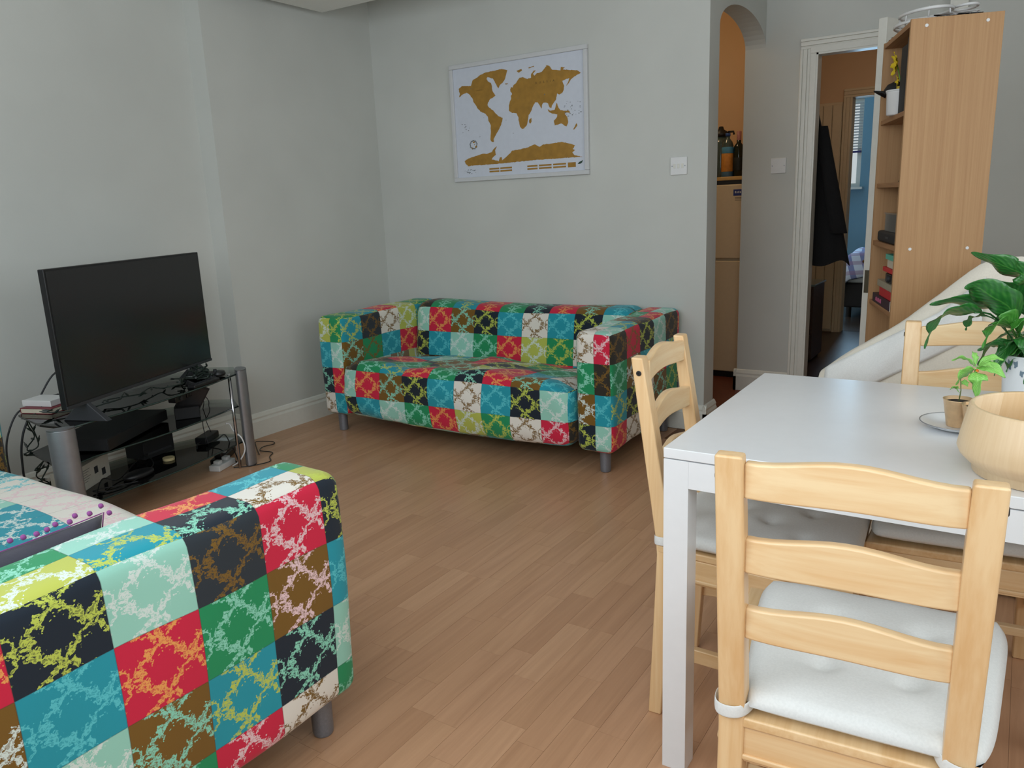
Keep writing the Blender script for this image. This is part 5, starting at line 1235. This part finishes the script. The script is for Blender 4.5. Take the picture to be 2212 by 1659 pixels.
MB().box(-0.16, 0.16, -0.14, 0.22, 0.02, 0.56).build('carcass', DW, ch, bevel=0.002); MB().box(-0.17, 0.17, -0.15, 0.23, 0.56, 0.575).build('glass_top', plain('grey_glass_top', (120, 140, 138), 0.1), ch, bevel=0.002)
for k in range(3):
    o = MB().box(-0.15, 0.15, -0.150, -0.14, 0.05+k*0.17, 0.205+k*0.17).build('drawer', DW, ch, bevel=0.002); MB().cyl((-0.03, -0.158, 0.13+k*0.17), (0.03, -0.158, 0.13+k*0.17), 0.005, n=10).build('handle', STEEL, o)
for x in (-0.13, 0.13):
    for y in (-0.11, 0.19): MB().cyl((x, y, 0), (x, y, 0.02), 0.012, n=10).build('foot', BLACK, ch)
bd = thing('bed', 'bed in the far blue bedroom', 'bed', (-0.95, 8.55, 0))
MB().box(-0.50, 0.90, -0.35, 0.80, 0.10, 0.34).build('divan', plain('dark_divan', (34, 32, 34), 0.8), bd, bevel=0.02)
MB().box(-0.49, 0.89, -0.34, 0.79, 0.34, 0.50).build('mattress', LINEN, bd, bevel=0.03, seg=3)
for x in (-0.45, 0.85):
    for y in (-0.30, 0.75): MB().cyl((x, y, 0), (x, y, 0.10), 0.025, n=12).build('leg', BLACK, bd)
t = NT('tartan_bedding'); p_ = t.add('ShaderNodeTexCoord').outputs['Object']; sp_ = t.add('ShaderNodeSeparateXYZ', i_0=p_)
s1 = t.math('GREATER_THAN', t.math('SINE', t.math('MULTIPLY', t.math('ADD', sp_.outputs[0], t.math('MULTIPLY', sp_.outputs[2], 0.4)), 46.0)), 0.3); s2 = t.math('GREATER_THAN', t.math('SINE', t.math('MULTIPLY', t.math('ADD', sp_.outputs[1], sp_.outputs[2]), 46.0)), 0.3)
c_ = t.mix(s1, srgb(200, 208, 226), srgb(124, 132, 176)); c_ = t.mix(t.math('MULTIPLY', s2, 0.6), c_, srgb(150, 120, 150)); t.link(c_, t.b.inputs['Base Color']); t.b.inputs['Roughness'].default_value = 0.9
TART = t.m
dv = thing('duvet', 'crumpled blue and white tartan duvet hanging off the bed', 'duvet', (-0.95, 8.55, 0))
def duv(u, v):
    x = -0.62+1.45*u; y = -0.42+1.1*v
    z = 0.60+0.045*math.sin(x*9+y*5)+0.03*math.sin(y*13-x*4)
    if u < 0.16: k = 1-u/0.16; z = z-0.20*k**1.5; x += 0.05*math.sin(k*3+y*6)
    if v < 0.12: k = 1-v/0.12; z = min(z, z-0.26*k**1.3)
    return Vector((x, y, z))
MB().grid(40, 34, duv).build('cover', TART, dv, smooth=True, solid=0.03)

# ================================================================== CUSHION ON THE NEAR SOFA
cu_ = thing('cushion', 'dark square cushion with purple pompom trim on the near sofa', 'cushion', (-1.530, 0.575, 0.446), math.radians(88))
CF = linen_mat('charcoal_linen', (58, 58, 70), 0.4); POM = linen_mat('purple_wool', (140, 70, 138), 0.8)
def cush(sgn):
    def f(u, v):
        a, c = 2*u-1, 2*v-1; e = (1-a**4)*(1-c**4)
        k = 1-0.07*(1-abs(c)**2)*abs(a)**3; k2 = 1-0.07*(1-abs(a)**2)*abs(c)**3
        return Vector((a*0.20*k, sgn*0.050*max(e, 0)**0.5, 0.10+c*0.10*k2+0.0*a))
    return f
b = MB().grid(24, 18, cush(1)).grid(24, 18, cush(-1)); bmesh.ops.remove_doubles(b.bm, verts=b.bm.verts, dist=0.0008); body = b.build('cushion_body', CF, cu_, smooth=True)
per = []
for k in range(41): per.append((-1+2*k/40, 1))
for k in range(1, 14): per.append((1, 1-2*k/14))
per = [(-1, 1-2*k/14) for k in range(13, 0, -1)]+per
trim_pts = []
for (a, c) in per:
    k = 1-0.07*(1-abs(c)**2)*abs(a)**3; k2 = 1-0.07*(1-abs(a)**2)*abs(c)**3
    trim_pts.append((a*0.203*k, 0.0, 0.10+c*0.103*k2))
MB().tube(trim_pts, 0.0013, 6).build('trim_cord', POM, cu_, smooth=True)
rn = random.Random(2); pm = bmesh.new(); bmesh.ops.create_icosphere(pm, subdivisions=2, radius=0.0055)
for v in pm.verts: v.co *= rn.uniform(0.9, 1.1)
for f in pm.faces: f.smooth = True
pme = bpy.data.meshes.new('pompom'); pm.to_mesh(pme); pm.free(); pme.materials.append(POM)
for i in range(0, len(trim_pts), 2):
    a = Vector(trim_pts[i]); o = bpy.data.objects.new('pompom', pme); C.objects.link(o); o.parent = cu_
    o.location = a+Vector(((0.012 if a.x > 0.19 else -0.012 if a.x < -0.19 else 0), rn.uniform(-0.014, 0.014), 0.012 if a.z > 0.18 else 0.002))
